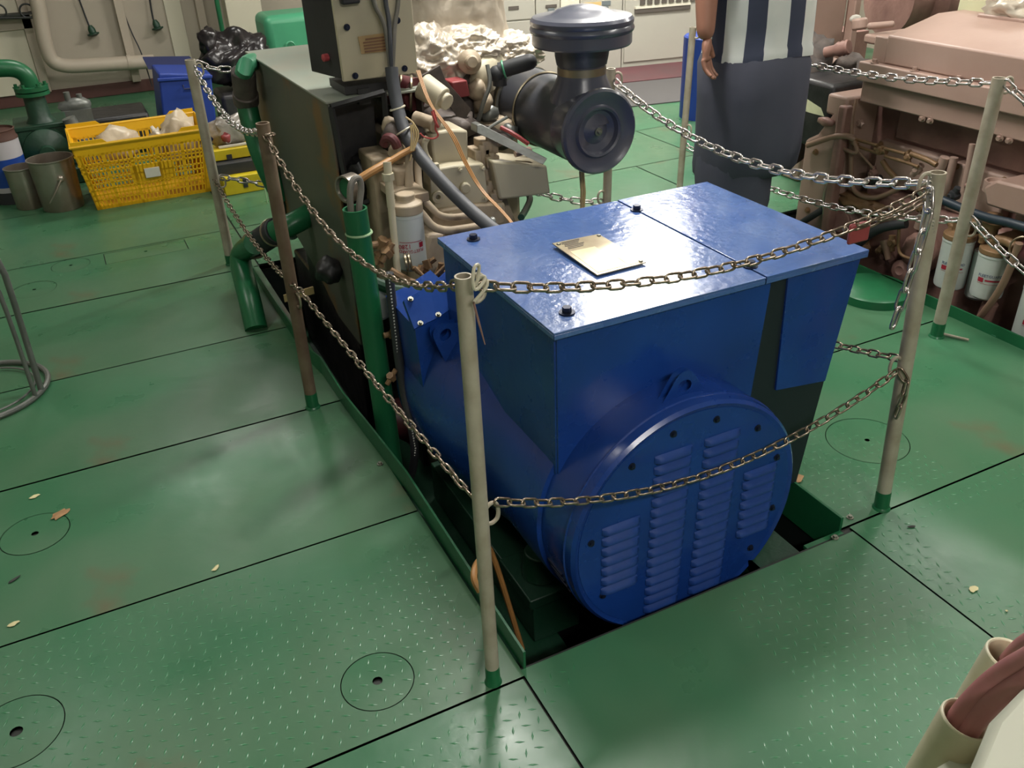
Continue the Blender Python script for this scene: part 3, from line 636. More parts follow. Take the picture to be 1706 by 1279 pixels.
chain('loose end of chain hanging down beside the top of the leaning post', B0, B0, B0, mt='chain_bright', rest=[B0, B0+V((-.012, -.022, -.05)), B0+V((-.022, -.024, -.12)), B0+V((-.04, -.024, -.24)), B0+V((-.052, -.02, -.33))])
B1 = V((1.729, 1.334, 0.456))
chain('short loose end of chain hanging beside the middle of the leaning post', B1, B1, B1, rest=[B1, B1+V((.012, -.022, -.03)), B1+V((.008, -.024, -.08)), B1+V((.002, -.02, -.135))])
K = V((1.517, 1.325, 0.91))
chain('doubled length of chain knotted back from the leaning post over the blue lid', K, K, K, rest=[V((1.687, 1.332, 0.912)), V((1.635, 1.33, 0.898)), V((1.559, 1.327, 0.895)), V((1.476, 1.324, 0.888))])
q = V((1.49, 1.324, 0.882)); bm = B(); box(bm, q.x-.03, q.x+.03, q.y-.004, q.y+.006, q.z-.028, q.z+.02, None); tag(obj('red_padlock', bm, 'red', bevel=.006), 'red padlock hooked into the upper front chain near the leaning post', 'padlock')
# wire twisted round the nearest post
bm = B(); tube(bm, [(0.537, 1.27, 0.99), (0.547, 1.27, 1.027), (0.531, 1.26, 1.031), (0.522, 1.25, 1.007), (0.526, 1.25, 0.987), (0.554, 1.26, 1.004), (0.546, 1.27, 1.007), (0.531, 1.27, 0.986)], .0032, 7, smooth=2)
tube(bm, [(0.554, 1.26, 1.0), (0.549, 1.25, 0.992), (0.523, 1.25, 0.971)], .003, 7, smooth=1)
tag(obj('tie_wire', bm, 'tie'), 'pale wire loops tying the upper chain to the nearest post', 'wire')
bm = B(); tube(bm, [(0.526, 1.26, 0.965), (0.533, 1.26, 0.927), (0.547, 1.27, 0.873)], [.002, .0022, .001], 6); tag(obj('rusty_wire_end', bm, 'salmon_dark'), 'thin rusty wire end dangling beside the nearest post', 'wire')
# ================================================================ GREEN HOSE POST in the well
gp = thing('hose_sleeve', 'tall green pipe standing in the well with a grey cable looped on top', 'pipe', (.665, 2.40, -.6))
bm = B(); pipe_open(bm, (.668, 2.40, -.60), (.648, 2.395, (0.65, 2.407, 0.775)[2]), .036, .030, 24); obj('pipe', bm, 'green', gp)
bm = B(); q = V((.651, 2.395, (0.65, 2.407, 0.775)[2]-.075)); ring(bm, q, (0, 0, 1), .037, .004, 28, 6); obj('band', bm, 'pale_green', gp)
bm = B(); top = V((.648, 2.395, (0.65, 2.407, 0.775)[2]))
tube(bm, [top+V((-.012, 0, -.05)), top+V((-.012, .0, .02)), top+V((.0, .01, .075)), top+V((.03, .02, .085)), top+V((.034, .02, .05)), top+V((.012, .0, .0)), top+V((.008, 0, -.05))], .0095, 10, smooth=2)
obj('cable_loop', bm, 'wire_grey', gp)
# ================================================================ DIESEL ENGINE behind the alternator
eng = thing('diesel_engine', 'dusty beige diesel engine with bent pipes and foil-wrapped exhaust, behind the blue alternator', 'engine', (1.3, 3.2, -.6))
def pbox(name, u0, v0, u1, v1, y, dep, mt, parent=None, bevel=.006, sharp=.6):
    pass
def slab(name, P, dep, mt, parent=eng, bevel=.005, dirv=(0, 1, 0), label=None):
    """face polygon P (world points) pushed back by dep"""
    bm = B(); prism(bm, P, V(dirv)*dep); return obj(name, bm, mt, parent, bevel=bevel, label=label)
slab('engine_block', [(1.088, 2.78, 0.734), (1.298, 2.78, 0.646), (1.44, 2.78, .2), (1.44, 2.78, -.32), (.98, 2.78, -.32), (.98, 2.78, .3), (1.017, 2.78, 0.476)], 1.25, 'beige')
bm = B(); box(bm, .86, 1.5, 2.58, 2.80, -.45, .36); obj('flywheel_housing', bm, 'beige', eng, bevel=.02)
bm = B(); box(bm, .98, 1.46, 2.95, 3.95, .3, .80); obj('cylinder_head', bm, 'beige', eng, bevel=.02)
for k in range(3):
    bm = B(); box(bm, 1.0, 1.32, 3.02+k*.3, 3.27+k*.3, .80, .90); obj('rocker_cover', bm, 'grime', eng, bevel=.02)
# upper rear box with bright front
slab('governor_box', [(1.03, 2.74, 0.86), (1.104, 2.74, 0.861), (1.164, 2.74, 0.85), (1.16, 2.74, 0.747), (1.033, 2.74, 0.745)], .22, 'beige_clean', bevel=.008)
slab('pump_cover', [(1.006, 2.68, 0.758), (1.083, 2.68, 0.758), (1.189, 2.68, 0.749), (1.202, 2.68, 0.625), (1.194, 2.68, 0.609), (0.994, 2.68, 0.621)], .10, 'beige_clean', bevel=.006)
# lobe with a bolt hole
c = V((1.005, 2.66, 0.67)); bm = B(); lathe(bm, c+V((0, .03, 0)), (0, -1, 0), [(.021, 0), (.021, .036), (.008, .036), (.008, .02)], 20); obj('cover_lobe', bm, 'beige_clean', eng, bevel=.002)
bm = B(); prism(bm, [c+V((-.021, .004, 0)), c+V((.021, .004, 0)), c+V((.018, .004, .11)), c+V((-.018, .004, .11))], (0, .02, 0)); obj('cover_lobe', bm, 'beige_clean', eng, bevel=.003)
c = V((1.111, 2.67, 0.68)); bm = B(); lathe(bm, c+V((0, .02, 0)), (0, -1, 0), [(.019, 0), (.019, .024), (.014, .028), (0, .028)], 20); obj('round_plug', bm, 'beige_clean', eng)
# ledges under the cover
slab('ledge', [(0.986, 2.66, 0.624), (1.118, 2.66, 0.622), (1.254, 2.66, 0.604), (1.251, 2.66, 0.53), (1.153, 2.66, 0.523), (1.006, 2.66, 0.526), (0.969, 2.66, 0.585)], .12, 'beige', bevel=.008)
slab('lower_housing', [(0.944, 2.6, 0.567), (1.034, 2.6, 0.557), (1.127, 2.6, 0.556), (1.09, 2.60, .25), (.88, 2.60, .25), (0.922, 2.6, 0.512)], .2, 'beige', bevel=.012)
c = V((1.007, 2.585, 0.538)); bm = B(); lathe(bm, c+V((0, .03, 0)), (0, -1, 0), [(.026, 0), (.024, .036), (.015, .04), (.013, .05), (0, .05)], 18); obj('housing_plug', bm, 'beige', eng)
for (u_, v_) in ((0, 0),):
    for p in ((1.013, 2.675, 0.742), (1.183, 2.675, 0.734), (1.186, 2.675, 0.629), (1.102, 2.675, 0.74), (1.23, 2.655, 0.595), (1.132, 2.655, 0.598), (1.047, 2.655, 0.597)):
        bm = B(); hexbolt(bm, V(p)+V((0, .005, 0)), (0, -1, 0), .006, .009); obj('bolt', bm, 'beige_clean', eng)
# lumpy injection gear right of the cover
for i, (p, r) in enumerate((((1.236, 2.72, 0.785), .03), ((1.208, 2.72, 0.757), .032), ((1.234, 2.7, 0.741), .024), ((1.232, 2.68, 0.62), .022), ((1.219, 2.7, 0.642), .026), ((1.217, 2.72, 0.68), .03))):
    bm = B(); v = V(p); box(bm, v.x-r, v.x+r, v.y, v.y+.08, v.z-r*.8, v.z+r*.8, None); cyl(bm, v+V((0, .01, -r)), v+V((0, .01, r*1.3)), r*.45, seg=10); obj('pump_fitting', bm, 'beige', eng, bevel=.004)
bm = B(); cyl(bm, (1.317, 2.7, 0.755), (1.364, 2.7, 0.758), .011, seg=14); lathe(bm, (1.359, 2.7, 0.756), (1, 0, .1), [(.016, 0), (.016, .018), (.008, .02)], 12); obj('pipe_union', bm, 'salmon', eng)
# the two parallel bent pipes
bm = B(); tube(bm, [(0.939, 2.7, 0.837), (0.91, 2.66, 0.763), (0.894, 2.62, 0.687), (0.918, 2.6, 0.654), (0.963, 2.58, 0.58), (1.097, 2.58, 0.572), (1.137, 2.59, 0.57)], .0135, 12, smooth=2); obj('bent_pipe', bm, 'beige', eng)
bm = B(); tube(bm, [(0.974, 2.72, 0.821), (0.95, 2.68, 0.752), (0.937, 2.64, 0.694), (0.958, 2.62, 0.661), (0.993, 2.6, 0.614), (1.119, 2.6, 0.606)], .012, 12, smooth=2); obj('bent_pipe', bm, 'beige', eng)
bm = B(); lathe(bm, (1.121, 2.585, 0.572), (1, 0, .06), [(.02, 0), (.02, .018), (.014, .02), (.014, .04), (.018, .041), (.018, .052)], 12); obj('pipe_union', bm, 'pewter', eng)
bm = B(); cyl(bm, (0.809, 2.55, 0.846), (0.797, 2.52, 0.714), .013, seg=12); cyl(bm, (0.797, 2.52, 0.714), (0.775, 2.46, 0.49), .0115, seg=12)
lathe(bm, (0.804, 2.54, 0.793), (0, 0, 1), [(.019, 0), (.019, .022)], 6); obj('vertical_pipe', bm, 'beige_clean', eng)
bm = B(); box(bm, .87, .93, 2.66, 2.8, (0.968, 2.7, 0.661)[2]-.02, (0.98, 2.7, 0.782)[2]); box(bm, .82, .90, 2.74, 2.9, .30, (0.924, 2.8, 0.807)[2]); obj('side_casting', bm, 'beige', eng, bevel=.008)
bm = B(); box(bm, .85, .87, 2.90, 3.9, -.3, .72); obj('side_shield', bm, 'grime', eng)
for i, (p, r) in enumerate((((0.903, 2.75, 0.871), .035), ((0.901, 2.72, 0.819), .03), ((0.904, 2.72, 0.729), .03), ((0.912, 2.8, 0.888), .03), ((0.992, 2.8, 0.847), .035), ((1.004, 2.78, 0.819), .02), ((0.874, 2.7, 0.678), .03))):
    bm = B(); blob(bm, p, (r, r, r*1.2), 2, .3, 5, i); obj('casting_lump', bm, 'beige' if i % 2 else 'grime', eng, sharp=2)
bm = B(); tube(bm, [(0.853, 2.7, 0.86), (0.859, 2.68, 0.886), (0.874, 2.66, 0.881), (0.883, 2.66, 0.855)], .016, 10, smooth=2); obj('maroon_elbow', bm, 'maroon', eng)
bm = B(); tube(bm, [(1.004, 2.7, 0.861), (0.987, 2.7, 0.84), (0.99, 2.7, 0.804), (1.003, 2.7, 0.782)], .010, 10, smooth=2); obj('small_elbow', bm, 'beige_clean', eng)
bm = B(); cyl(bm, (1.002, 2.8, 0.903), (1.041, 2.74, 0.89), .022, seg=16); cyl(bm, (1.041, 2.74, 0.89), (1.046, 2.73, 0.887), .027, seg=16); obj('coupling', bm, 'beige', eng)
# rusty brass fittings low at the left
for i, (p, r) in enumerate((((0.747, 2.5, 0.613), .022), ((0.755, 2.48, 0.588), .02), ((0.733, 2.5, 0.562), .016), ((0.847, 2.45, 0.519), .016), ((0.873, 2.45, 0.533), .018), ((0.902, 2.42, 0.507), .02), ((0.87, 2.4, 0.491), .018), ((0.705, 2.35, 0.376), .018), ((0.668, 2.3, 0.255), .016))):
    bm = B(); v = V(p); a = i*.9; cyl(bm, v-V((math.cos(a), 0, math.sin(a)))*r*1.7, v+V((math.cos(a), 0, math.sin(a)))*r*1.7, r*.5, seg=10); lathe(bm, v, (math.cos(a+1.2), -.4, math.sin(a+1.2)), [(r*.8, -r*.8), (r*.8, r*.8)], 6)
    obj('brass_fitting', bm, 'brass', eng)
bm = B(); tube(bm, [(0.718, 2.5, 0.549), (0.766, 2.5, 0.623), (0.783, 2.48, 0.572)], .009, 8, smooth=1); tube(bm, [(0.818, 2.42, 0.546), (0.856, 2.4, 0.494), (0.921, 2.4, 0.541)], .007, 8, smooth=2); tube(bm, [(0.752, 2.46, 0.536), (0.831, 2.42, 0.476), (0.898, 2.38, 0.492)], .012, 8, smooth=2); obj('copper_pipe', bm, 'brass', eng)
bm = B(); ring(bm, (0.808, 2.46, 0.55), (.9, -.3, .1), .024, .005, 20, 6); ring(bm, V((0.808, 2.46, 0.55))+V((.012, 0, 0)), (.9, -.3, .1), .024, .004, 20, 6); obj('hose_clip', bm, 'clamp', eng)
# bracket with warm face under the generator lid edge
slab('angle_bracket', [(1.189, 2.72, 0.867), (1.205, 2.72, 0.869), (1.39, 2.6, 0.752), (1.373, 2.6, 0.734), (1.353, 2.6, 0.746), (1.186, 2.72, 0.843)], .05, 'pewter', bevel=.002)
bm = B(); prism(bm, [(1.211, 2.66, 0.758), (1.421, 2.66, 0.708), (1.434, 2.66, 0.604), (1.234, 2.66, 0.618)], (0, .16, .0)); obj('junction_box', bm, 'beige_clean', eng, bevel=.008)
# turbo-charger and charge pipes
c = V((1.298, 3.0, 1.017)); bm = B(); lathe(bm, c, (-.2, -1, .15), [(.034, -.06), (.042, -.02), (.042, .0), (.033, .010), (.024, .016), (.024, .034), (.018, .042), (0, .042)], 24); obj('turbo_inlet', bm, 'beige', eng, sharp=.5)
bm = B(); tube(bm, [(1.368, 3.05, 0.902), (1.357, 3.05, 0.963), (1.411, 3.1, 0.979), (1.515, 3.2, 0.953)], [.045, .05, .05, .045], 16, smooth=2); obj('charge_elbow', bm, 'beige_clean', eng)
bm = B(); blob(bm, (1.319, 3.12, 0.944), (.09, .07, .07), 3, .25, 5, 2); obj('turbine_casing', bm, 'grime', eng, sharp=2)
slab('red_casing', [(1.201, 2.95, 0.967), (1.261, 2.95, 0.968), (1.271, 2.95, 0.911), (1.21, 2.95, 0.909)], .08, 'red')
slab('heat_plate', [(1.068, 2.9, 1.009), (1.143, 2.9, 1.038), (1.159, 2.9, 0.989), (1.249, 2.9, 0.878), (1.21, 2.9, 0.829), (1.166, 2.9, 0.913), (1.073, 2.9, 0.985)], .012, 'grime', bevel=.001)
bm = B(); cyl(bm, (1.059, 2.86, 0.988), (1.105, 2.8, 0.948), .045, .04, 20); cyl(bm, (1.105, 2.8, 0.948), (1.114, 2.78, 0.94), .028, seg=16); obj('starter_body', bm, 'beige_clean', eng, bevel=.004)
bm = B(); cyl(bm, (1.002, 3.0, 0.957), (1.048, 2.9, 0.953), .055, seg=20); obj('hose', bm, 'maroon', eng)
for p in ((1.016, 2.96, 0.958), (1.038, 2.92, 0.954)): bm = B(); ring(bm, p, (.25, -.1, -.03), .057, .005, 24, 6); obj('hose_clip', bm, 'clamp', eng)
bm = B(); blob(bm, (1.191, 3.05, 0.818), (.12, .2, .07), 3, .35, 6, 4); blob(bm, (1.319, 3.05, 0.744), (.1, .2, .06), 3, .35, 6, 9); obj('manifold', bm, 'grime', eng, sharp=2)
bm = B(); tube(bm, [(1.342, 2.95, 1.009), (1.339, 2.92, 0.949), (1.308, 2.92, 0.895), (1.296, 2.95, 0.823)], .008, 8, smooth=2); tube(bm, [(1.388, 2.9, 0.831), (1.303, 2.9, 0.801), (1.264, 2.9, 0.753)], .006, 8, smooth=2); obj('oil_line', bm, 'pewter', eng)
for i, p in enumerate(((1.343, 3.0, 0.872), (1.363, 3.0, 0.826), (1.32, 3.0, 0.917), (1.417, 2.95, 0.762), (1.417, 3.0, 0.774))):
    bm = B(); blob(bm, p, .035, 2, .4, 5, i+20); obj('casting_lump', bm, 'pewter' if i % 2 else 'beige', eng, sharp=2)
bm = B(); tube(bm, [(1.339, 2.85, 0.812), (1.361, 2.8, 0.798), (1.41, 2.78, 0.758)], .008, 8, smooth=1); obj('red_hose', bm, 'red', eng)
# white spin-on filters
def spin_filter(parent, x, y, z0, z1, r, up=True, red=True, ang=-2.0, name='fuel_filter', number=None, invert=False, navy=False):
    bm = B(); h = z1-z0
    lathe(bm, (x, y, z0), (0, 0, 1), [(r*.82, 0), (r*.97, .008), (r, .02), (r, h-.012), (r*1.03, h-.010), (r*1.03, h-.002), (r*.95, h)], 28)
    f = obj(name, bm, 'filter_white', parent, label='white spin-on filter canister')
    d = V((math.cos(ang), math.sin(ang), 0)); xa = V((-d.y, d.x, 0)); up_ = V((0, 0, 1))
    if invert: xa, up_ = -xa, -up_
    zc = z0+h*.48
    def at(px, pz): return place(V((x, y, zc))+d*(r+.0003)+up_*pz, xa, up_, d)
    def quad(px0, px1, pz0, pz1, m_):
        bm = B(); n = 6
        for i in range(n):
            a0 = (px0+(px1-px0)*i/n)/r; a1 = (px0+(px1-px0)*(i+1)/n)/r; R = r+.0007
            q = [V((math.sin(a)*R, zz, math.cos(a)*R-r)) for a, zz in ((a0, pz0), (a1, pz0), (a1, pz1), (a0, pz1))]
            bm.faces.new([bm.verts.new(v) for v in q])
        bmesh.ops.remove_doubles(bm, verts=bm.verts, dist=1e-6)
        bmesh.ops.transform(bm, matrix=at(0, 0), verts=bm.verts); return obj('printed_mark', bm, m_, f)
    w_ = r*1.5
    if invert:
        quad(-w_/2-.006, -w_/2+.010, -.008, .009, 'print_red'); text('printed_number', number, .021, 'print_red', at(0, 0) @ Matrix.Translation((.010, 0, 0)), f, wrap=r)
        text('printed_name', 'FLEETGUARD', .0145, 'print_red', at(0, 0) @ Matrix.Translation((0, .018, 0)), f, wrap=r)
        quad(-w_/2, w_/2, -.0135, -.0115, 'print_red')
    else:
        quad(-w_/2, -w_/2+.022, -.012, .006, 'print_red'); text('printed_name', 'FLEETGUARD', .0155, 'print_blue', at(0, 0) @ Matrix.Translation((.0, .015, 0)), f, wrap=r); quad(-w_/2+.028, w_/2-.006, -.006, .001, 'print_red')
        if number: text('printed_number', number, .012, 'print_red', at(0, 0) @ Matrix.Translation((.008, -.001, 0)), f, wrap=r)
        quad(-w_/2, w_/2, -.018, -.0165, 'print_red')
    return f
fc = (0.856, 2.55, 0.615)
spin_filter(eng, fc[0], 2.55, (0.841, 2.55, 0.492)[2], (0.861, 2.55, 0.68)[2], .050, number='FS1280', invert=True, ang=math.atan2(-2.55, -fc[0])+.05)
bm = B(); lathe(bm, (fc[0], 2.55, (0.861, 2.55, 0.68)[2]), (0, 0, 1), [(.052, 0), (.052, .03), (.03, .04), (.03, .06)], 20); box(bm, fc[0]-.02, fc[0]+.08, 2.55, 2.75, (0.861, 2.55, 0.68)[2]+.02, (0.861, 2.55, 0.68)[2]+.05); obj('filter_head', bm, 'beige', eng, bevel=.003)
fc = (0.7, 2.47, 0.431); bm = B(); z_ = fc[2]; lathe(bm, (fc[0], 2.47, z_-.045), (0, 0, 1), [(.036, 0), (.043, .01), (.043, .11)], 24); obj('oil_filter', bm, 'filter_white', eng)
bm = B(); tube(bm, [(0.688, 2.45, 0.518), (0.715, 2.42, 0.503), (0.755, 2.4, 0.485), (0.824, 2.4, 0.481)], .018, 10, smooth=2); obj('filter_hose', bm, 'green_dark', eng)
# dark oil pan side with slots seen past the green pipe
bm = B(); box(bm, .84, .87, 2.6, 3.7, -.35, .25); obj('pan_side', bm, 'near_black', eng)
bm = B()
for k in range(5): cyl(bm, (.835, 2.93+k*.035, .15), (.835, 2.95+k*.035, .22), .004, seg=6)
obj('pan_ribs', bm, 'wire_cream', eng)
bm = B(); blob(bm, (.80, 2.62, -.12), (.09, .12, .07), 2, .2, 4, 3); obj('starter_motor', bm, 'maroon', eng, sharp=2)
# foil-wrapped exhaust, crumpled
bm = B(); n, m_ = 90, 110
cx, cy = (1.389, 3.35, 1.052)[0], 3.42
for i in range(n+1):
    z = .78+i*(2.35-.78)/n
    for k in range(m_):
        a = k*2*math.pi/m_; q = V((math.cos(a)*1.2, math.sin(a)*1.2, z*2.2))
        rr = .215+.07*math.exp(-((z-.88)/.14)**2); rr *= 1+.08*noise.noise(q*1.6)+.09*(.5-abs(noise.noise(q*2.4+V((3, 0, z*2)))))+.05*(.5-abs(noise.noise(q*6)))
        bm.verts.new((cx+rr*math.cos(a), cy+rr*math.sin(a), z+.01*noise.noise(q*5)))
bm.verts.ensure_lookup_table()
for i in range(n):
    for k in range(m_): bm.faces.new((bm.verts[i*m_+k], bm.verts[i*m_+(k+1) % m_], bm.verts[(i+1)*m_+(k+1) % m_], bm.verts[(i+1)*m_+k]))
obj('foil_wrap', bm, 'foil', eng, sharp=3)
def crumple(bm, c, r, seed):
    v = bmesh.ops.create_icosphere(bm, subdivisions=6, radius=1.0)['verts']
    for q in v:
        n = q.co.copy(); o = V((seed*3.1, seed, 0))
        k = .84+.22*(1-2*abs(noise.noise(n*1.9+o)))+.10*(1-2*abs(noise.noise(n*4.3+o)))+.04*(1-2*abs(noise.noise(n*9+o)))
        q.co = V((n.x*r[0], n.y*r[1], n.z*r[2]))*k+V(c)
bm = B(); crumple(bm, (1.503, 3.3, 0.975), (.21, .17, .085), 3); crumple(bm, (1.235, 3.2, 0.984), (.15, .15, .13), 8); crumple(bm, (1.349, 3.2, 1.015), (.16, .14, .09), 12); _b = bm
bm = B(); blob(bm, (1.512, 3.3, 0.983), (.19, .17, .075), 5, .30, 5, 3); blob(bm, (1.235, 3.2, 0.984), (.13, .14, .12), 5, .30, 5, 8); blob(bm, (1.343, 3.2, 1.022), (.14, .14, .08), 5, .30, 5, 12); bm.free(); obj('foil_wrap', _b, 'foil', eng, sharp=3)

# ================================================================ AIR CLEANER
ac = thing('air_cleaner', 'black cylindrical air cleaner with mushroom rain cap, mounted high behind the blue box', 'filter', (1.57, 2.8, .55))
AX, AZ, AK = 1.570, .823, .922
def al(y0, prof, mt, name, seg=48, **k):
    bm = B(); lathe(bm, (AX, y0, AZ), (0, 1, 0), [(r*AK, h*AK) for r, h in prof], seg); return obj(name, bm, mt, ac, **k)
al(2.674, [(.136, 0), (.141, .01), (.141, .30), (.146, .302), (.146, .312), (.141, .314), (.141, .44), (.134, .45)], 'black_paint', 'canister')
al(3.089, [(.136, 0), (.147, .004), (.147, .03), (.135, .035), (.12, .12), (.085, .19), (.07, .22), (.07, .40)], 'pewter', 'outlet_cone', sharp=.5)
for y in (2.95, 3.098): bm = B(); ring(bm, (AX, y, AZ), (0, 1, 0), .134, .004, 48, 6); obj('clamp_band', bm, 'clamp', ac)
al(2.55, [(0, .028), (.012, .026), (.05, .040), (.075, .030), (.082, .012), (.090, .008), (.098, .018), (.118, .016), (.135, .006), (.146, .0), (.154, .008), (.156, .022), (.148, .034), (.140, .05), (.137, .14)], 'cap_black', 'end_cap', sharp=.5)
bm = B(); lathe(bm, (AX, 2.573, AZ), (0, -1, 0), [(.006, 0), (.006, .02), (0, .022)], 12); lathe(bm, (AX, 2.568, AZ), (0, -1, 0), [(.014, 0), (.014, .004)], 12); obj('wing_nut', bm, 'bolt', ac)
# rising neck and rain cap
NX, NY = 1.581, 2.70
bm = B(); lathe(bm, (NX, NY, AZ+.018), (0, 0, 1), [(.125, 0), (.108, .09), (.085, .14), (.080, .175), (.080, .22)], 36); obj('neck', bm, 'cap_black', ac)
bm = B(); lathe(bm, (NX, NY, AZ+.165), (0, 0, 1), [(.0835, 0), (.0835, .028)], 36); obj('neck_band', bm, 'clamp', ac)
HZ = AZ+.275
bm = B(); lathe(bm, (NX, NY, AZ+.20), (0, 0, 1), [(.086, .0), (.092, .03), (.095, .075)], 36); obj('neck_band', bm, 'black_paint', ac)
bm = B(); lathe(bm, (NX, NY, HZ-.012), (0, 0, 1), [(r*.95, h*1.0) for r, h in [(.09, .0), (.172, .0), (.177, .006), (.177, .040), (.182, .044), (.185, .052), (.182, .060), (.179, .064), (.182, .070), (.182, .080), (.174, .090), (.145, .094), (.115, .097), (.09, .110), (.045, .122), (0, .126)]], 56)
obj('rain_cap', bm, 'cap_black', ac, sharp=.55)
bm = B(); p0, p1 = V((1.388, 2.95, 0.984)), V((1.484, 2.9, 1.011)); cyl(bm, p0, p1, .028, seg=18); blob(bm, p1, .028, 2); blob(bm, p0+V((-.01, 0, -.01)), .031, 2); cyl(bm, p0+V((0, 0, -.05)), p0, .026, seg=14); obj('inlet_valve', bm, 'rubber', ac)
bm = B(); m0 = p0.lerp(p1, .15); ring(bm, m0, p1-p0, .029, .004, 20, 6); obj('valve_clip', bm, 'green_light', ac)
bm = B(); tube(bm, [(1.465, 2.9, 0.534), (1.424, 2.8, 0.546), (1.352, 2.7, 0.548), (1.283, 2.6, 0.564)], .012, 10, smooth=2); tag(obj('dark_hose', bm, 'green_dark'), 'dark green hose dropping behind the beige junction box to the blue lid', 'hose')
bm = B(); tube(bm, [(1.566, 2.68, 0.659), (1.572, 2.68, 0.581), (1.57, 2.68, 0.455)], .005, 6); tube(bm, [(1.582, 2.69, 0.654), (1.59, 2.69, 0.575), (1.581, 2.69, 0.45)], .005, 6); tag(obj('drain_tubes', bm, 'wire_cream'), 'two thin cream tubes hanging below the black air cleaner', 'tube')

# ================================================================ COOLER HOUSING left of the engine
hs = thing('cooler_housing', 'dark olive sheet-metal housing with a rusty patch and black open front, left of the engine', 'housing', (.8, 3.4, -.6))
HX = .725; a = (0.725, 4.115, 0.934); b_ = (0.725, 2.845, 0.977)
zt = .975; yf, yb = b_[1], a[1]
bm = B(); prism(bm, [(HX, yf, zt), (HX, yb, zt-.02), (HX, yb, .33), (HX, yf+.55, .20), (HX, yf+.28, .10), (HX, yf, .10)], (.008, 0, 0)); obj('side_panel', bm, 'housing', hs, bevel=.002)
bm = B(); prism(bm, [(HX-.006, yf-.004, zt), (HX+.33, yf-.004, zt), (HX+.42, yb, zt-.02), (HX-.006, yb, zt-.02)], (0, 0, .008)); obj('top_panel', bm, 'housing_top', hs, bevel=.002)
bm = B(); prism(bm, [(HX+.32, yf, zt), (HX+.32, yf+.3, zt), (HX+.32, yf+.3, .40), (HX+.32, yf, .44)], (.008, 0, 0)); obj('side_panel', bm, 'grime', hs, bevel=.002)
fr = [(0.734, 2.835, 0.967), (0.915, 2.835, 0.991), (0.902, 2.835, 0.652), (0.755, 2.835, 0.628)]
bm = B()
for i in range(4):
    p, q = V(fr[i]), V(fr[(i+1) % 4]); tube(bm, [p, q], .010, 4)
obj('front_frame', bm, 'dark_metal', hs)
slab('inner_plate', [V(p)+V((0, .12, 0)) for p in fr], .01, 'near_black', hs, bevel=.001)
bm = B(); blob(bm, (0.827, 2.9, 0.694), (.06, .05, .08), 3, .5, 6, 5); blob(bm, (0.882, 2.92, 0.733), (.04, .04, .06), 3, .5, 6, 7); obj('dark_lump', bm, 'near_black', hs, sharp=2)  # two uneven near-black lumps inside the front frame
bm = B(); c = V((0.69, 2.699, 0.743)); lathe(bm, c+V((.05, 0, 0)), (-1, -.45, 0), [(.045, 0), (.045, .045), (.039, .045), (.036, .03), (0, .03)], 28); obj('sight_glass', bm, 'steel', hs)
bm = B(); lathe(bm, c+V((.05, 0, 0))+V((-.91, -.41, 0))*.031, (-1, -.45, 0), [(.035, 0), (.033, .004), (0, .005)], 28); obj('green_lens', bm, 'green', hs)
bm = B(); blob(bm, (0.685, 3.0, 0.354), (.05, .06, .05), 3, .25, 4, 1); obj('fan_hub', bm, 'near_black', hs, sharp=2)
bm = B(); box(bm, .735, .76, 2.9, 3.6, .05, .40); obj('inner_side', bm, 'near_black', hs)
bm = B(); box(bm, .74, 1.0, 2.95, 3.9, -.5, .12); obj('lower_casing', bm, 'near_black', hs, bevel=.01)
bm = B(); p = (0.566, 3.35, 0.141); q = (0.68, 3.3, 0.172); prism(bm, [p, q, (q[0], q[1], q[2]-.03), (p[0], p[1], p[2]-.03)], (0, .01, 0)); obj('tie_strip', bm, 'wire_cream', hs)

# ================================================================ GREEN COOLING PIPES on the left
gp = thing('cooling_pipe', 'green cooling pipe rising from the deck through a black hose coupling into the dark housing', 'pipe', (.43, 3.45, 0))
bm = B(); tube(bm, [(0.439, 3.398, -0.0), (0.45, 3.505, 0.113), (0.47, 3.732, 0.162), (0.49, 3.769, 0.201), (0.52, 3.529, 0.317)], .046, 24, smooth=2); obj('pipe', bm, 'green', gp, sharp=1)
bm = B(); cyl(bm, (0.52, 3.669, 0.251), (0.6, 3.424, 0.391), .053, seg=24); obj('hose_coupling', bm, 'rubber', gp, bevel=.004)
for p in ((0.53, 3.623, 0.275), (0.59, 3.458, 0.372)): bm = B(); ring(bm, p, V((0.6, 3.424, 0.391))-V((0.52, 3.669, 0.251)), .0545, .005, 28, 6); obj('hose_clip', bm, 'clamp', gp)
bm = B(); tube(bm, [(0.59, 3.428, 0.385), (0.66, 3.37, 0.424), (0.75, 3.429, 0.432)], .045, 20, smooth=1); obj('stub', bm, 'green', gp)
g2 = thing('cooling_pipe', 'upper green cooling pipe with a thick grey coupling, curving down beside the dark housing', 'pipe', (.6, 3.8, 0))
bm = B(); tube(bm, [(1.184, 4.35, 0.863), (0.914, 4.3, 0.884), (0.785, 4.2, 0.905), (0.66, 3.794, 0.966), (0.66, 3.912, 0.903)], .036, 20, smooth=2); obj('pipe', bm, 'green_light', g2, sharp=1)
bm = B(); cyl(bm, (0.66, 3.894, 0.923), (0.66, 3.955, 0.79), .05, .048, 24); cyl(bm, (0.66, 3.934, 0.826), (0.66, 3.961, 0.784), .054, seg=24); obj('coupling', bm, 'grime', g2, bevel=.004)
bm = B(); tube(bm, [(0.66, 3.955, 0.79), (0.66, 3.938, 0.7), (0.66, 3.869, 0.612), (0.68, 3.841, 0.498), (0.72, 3.849, 0.381)], .044, 24, smooth=2); obj('pipe', bm, 'green', g2, sharp=1)
bm = B(); tube(bm, [(0.72, 3.849, 0.381), (0.74, 3.916, 0.273), (0.78, 4.088, 0.138)], .044, 20); obj('pipe', bm, 'green_dark', g2, sharp=1)

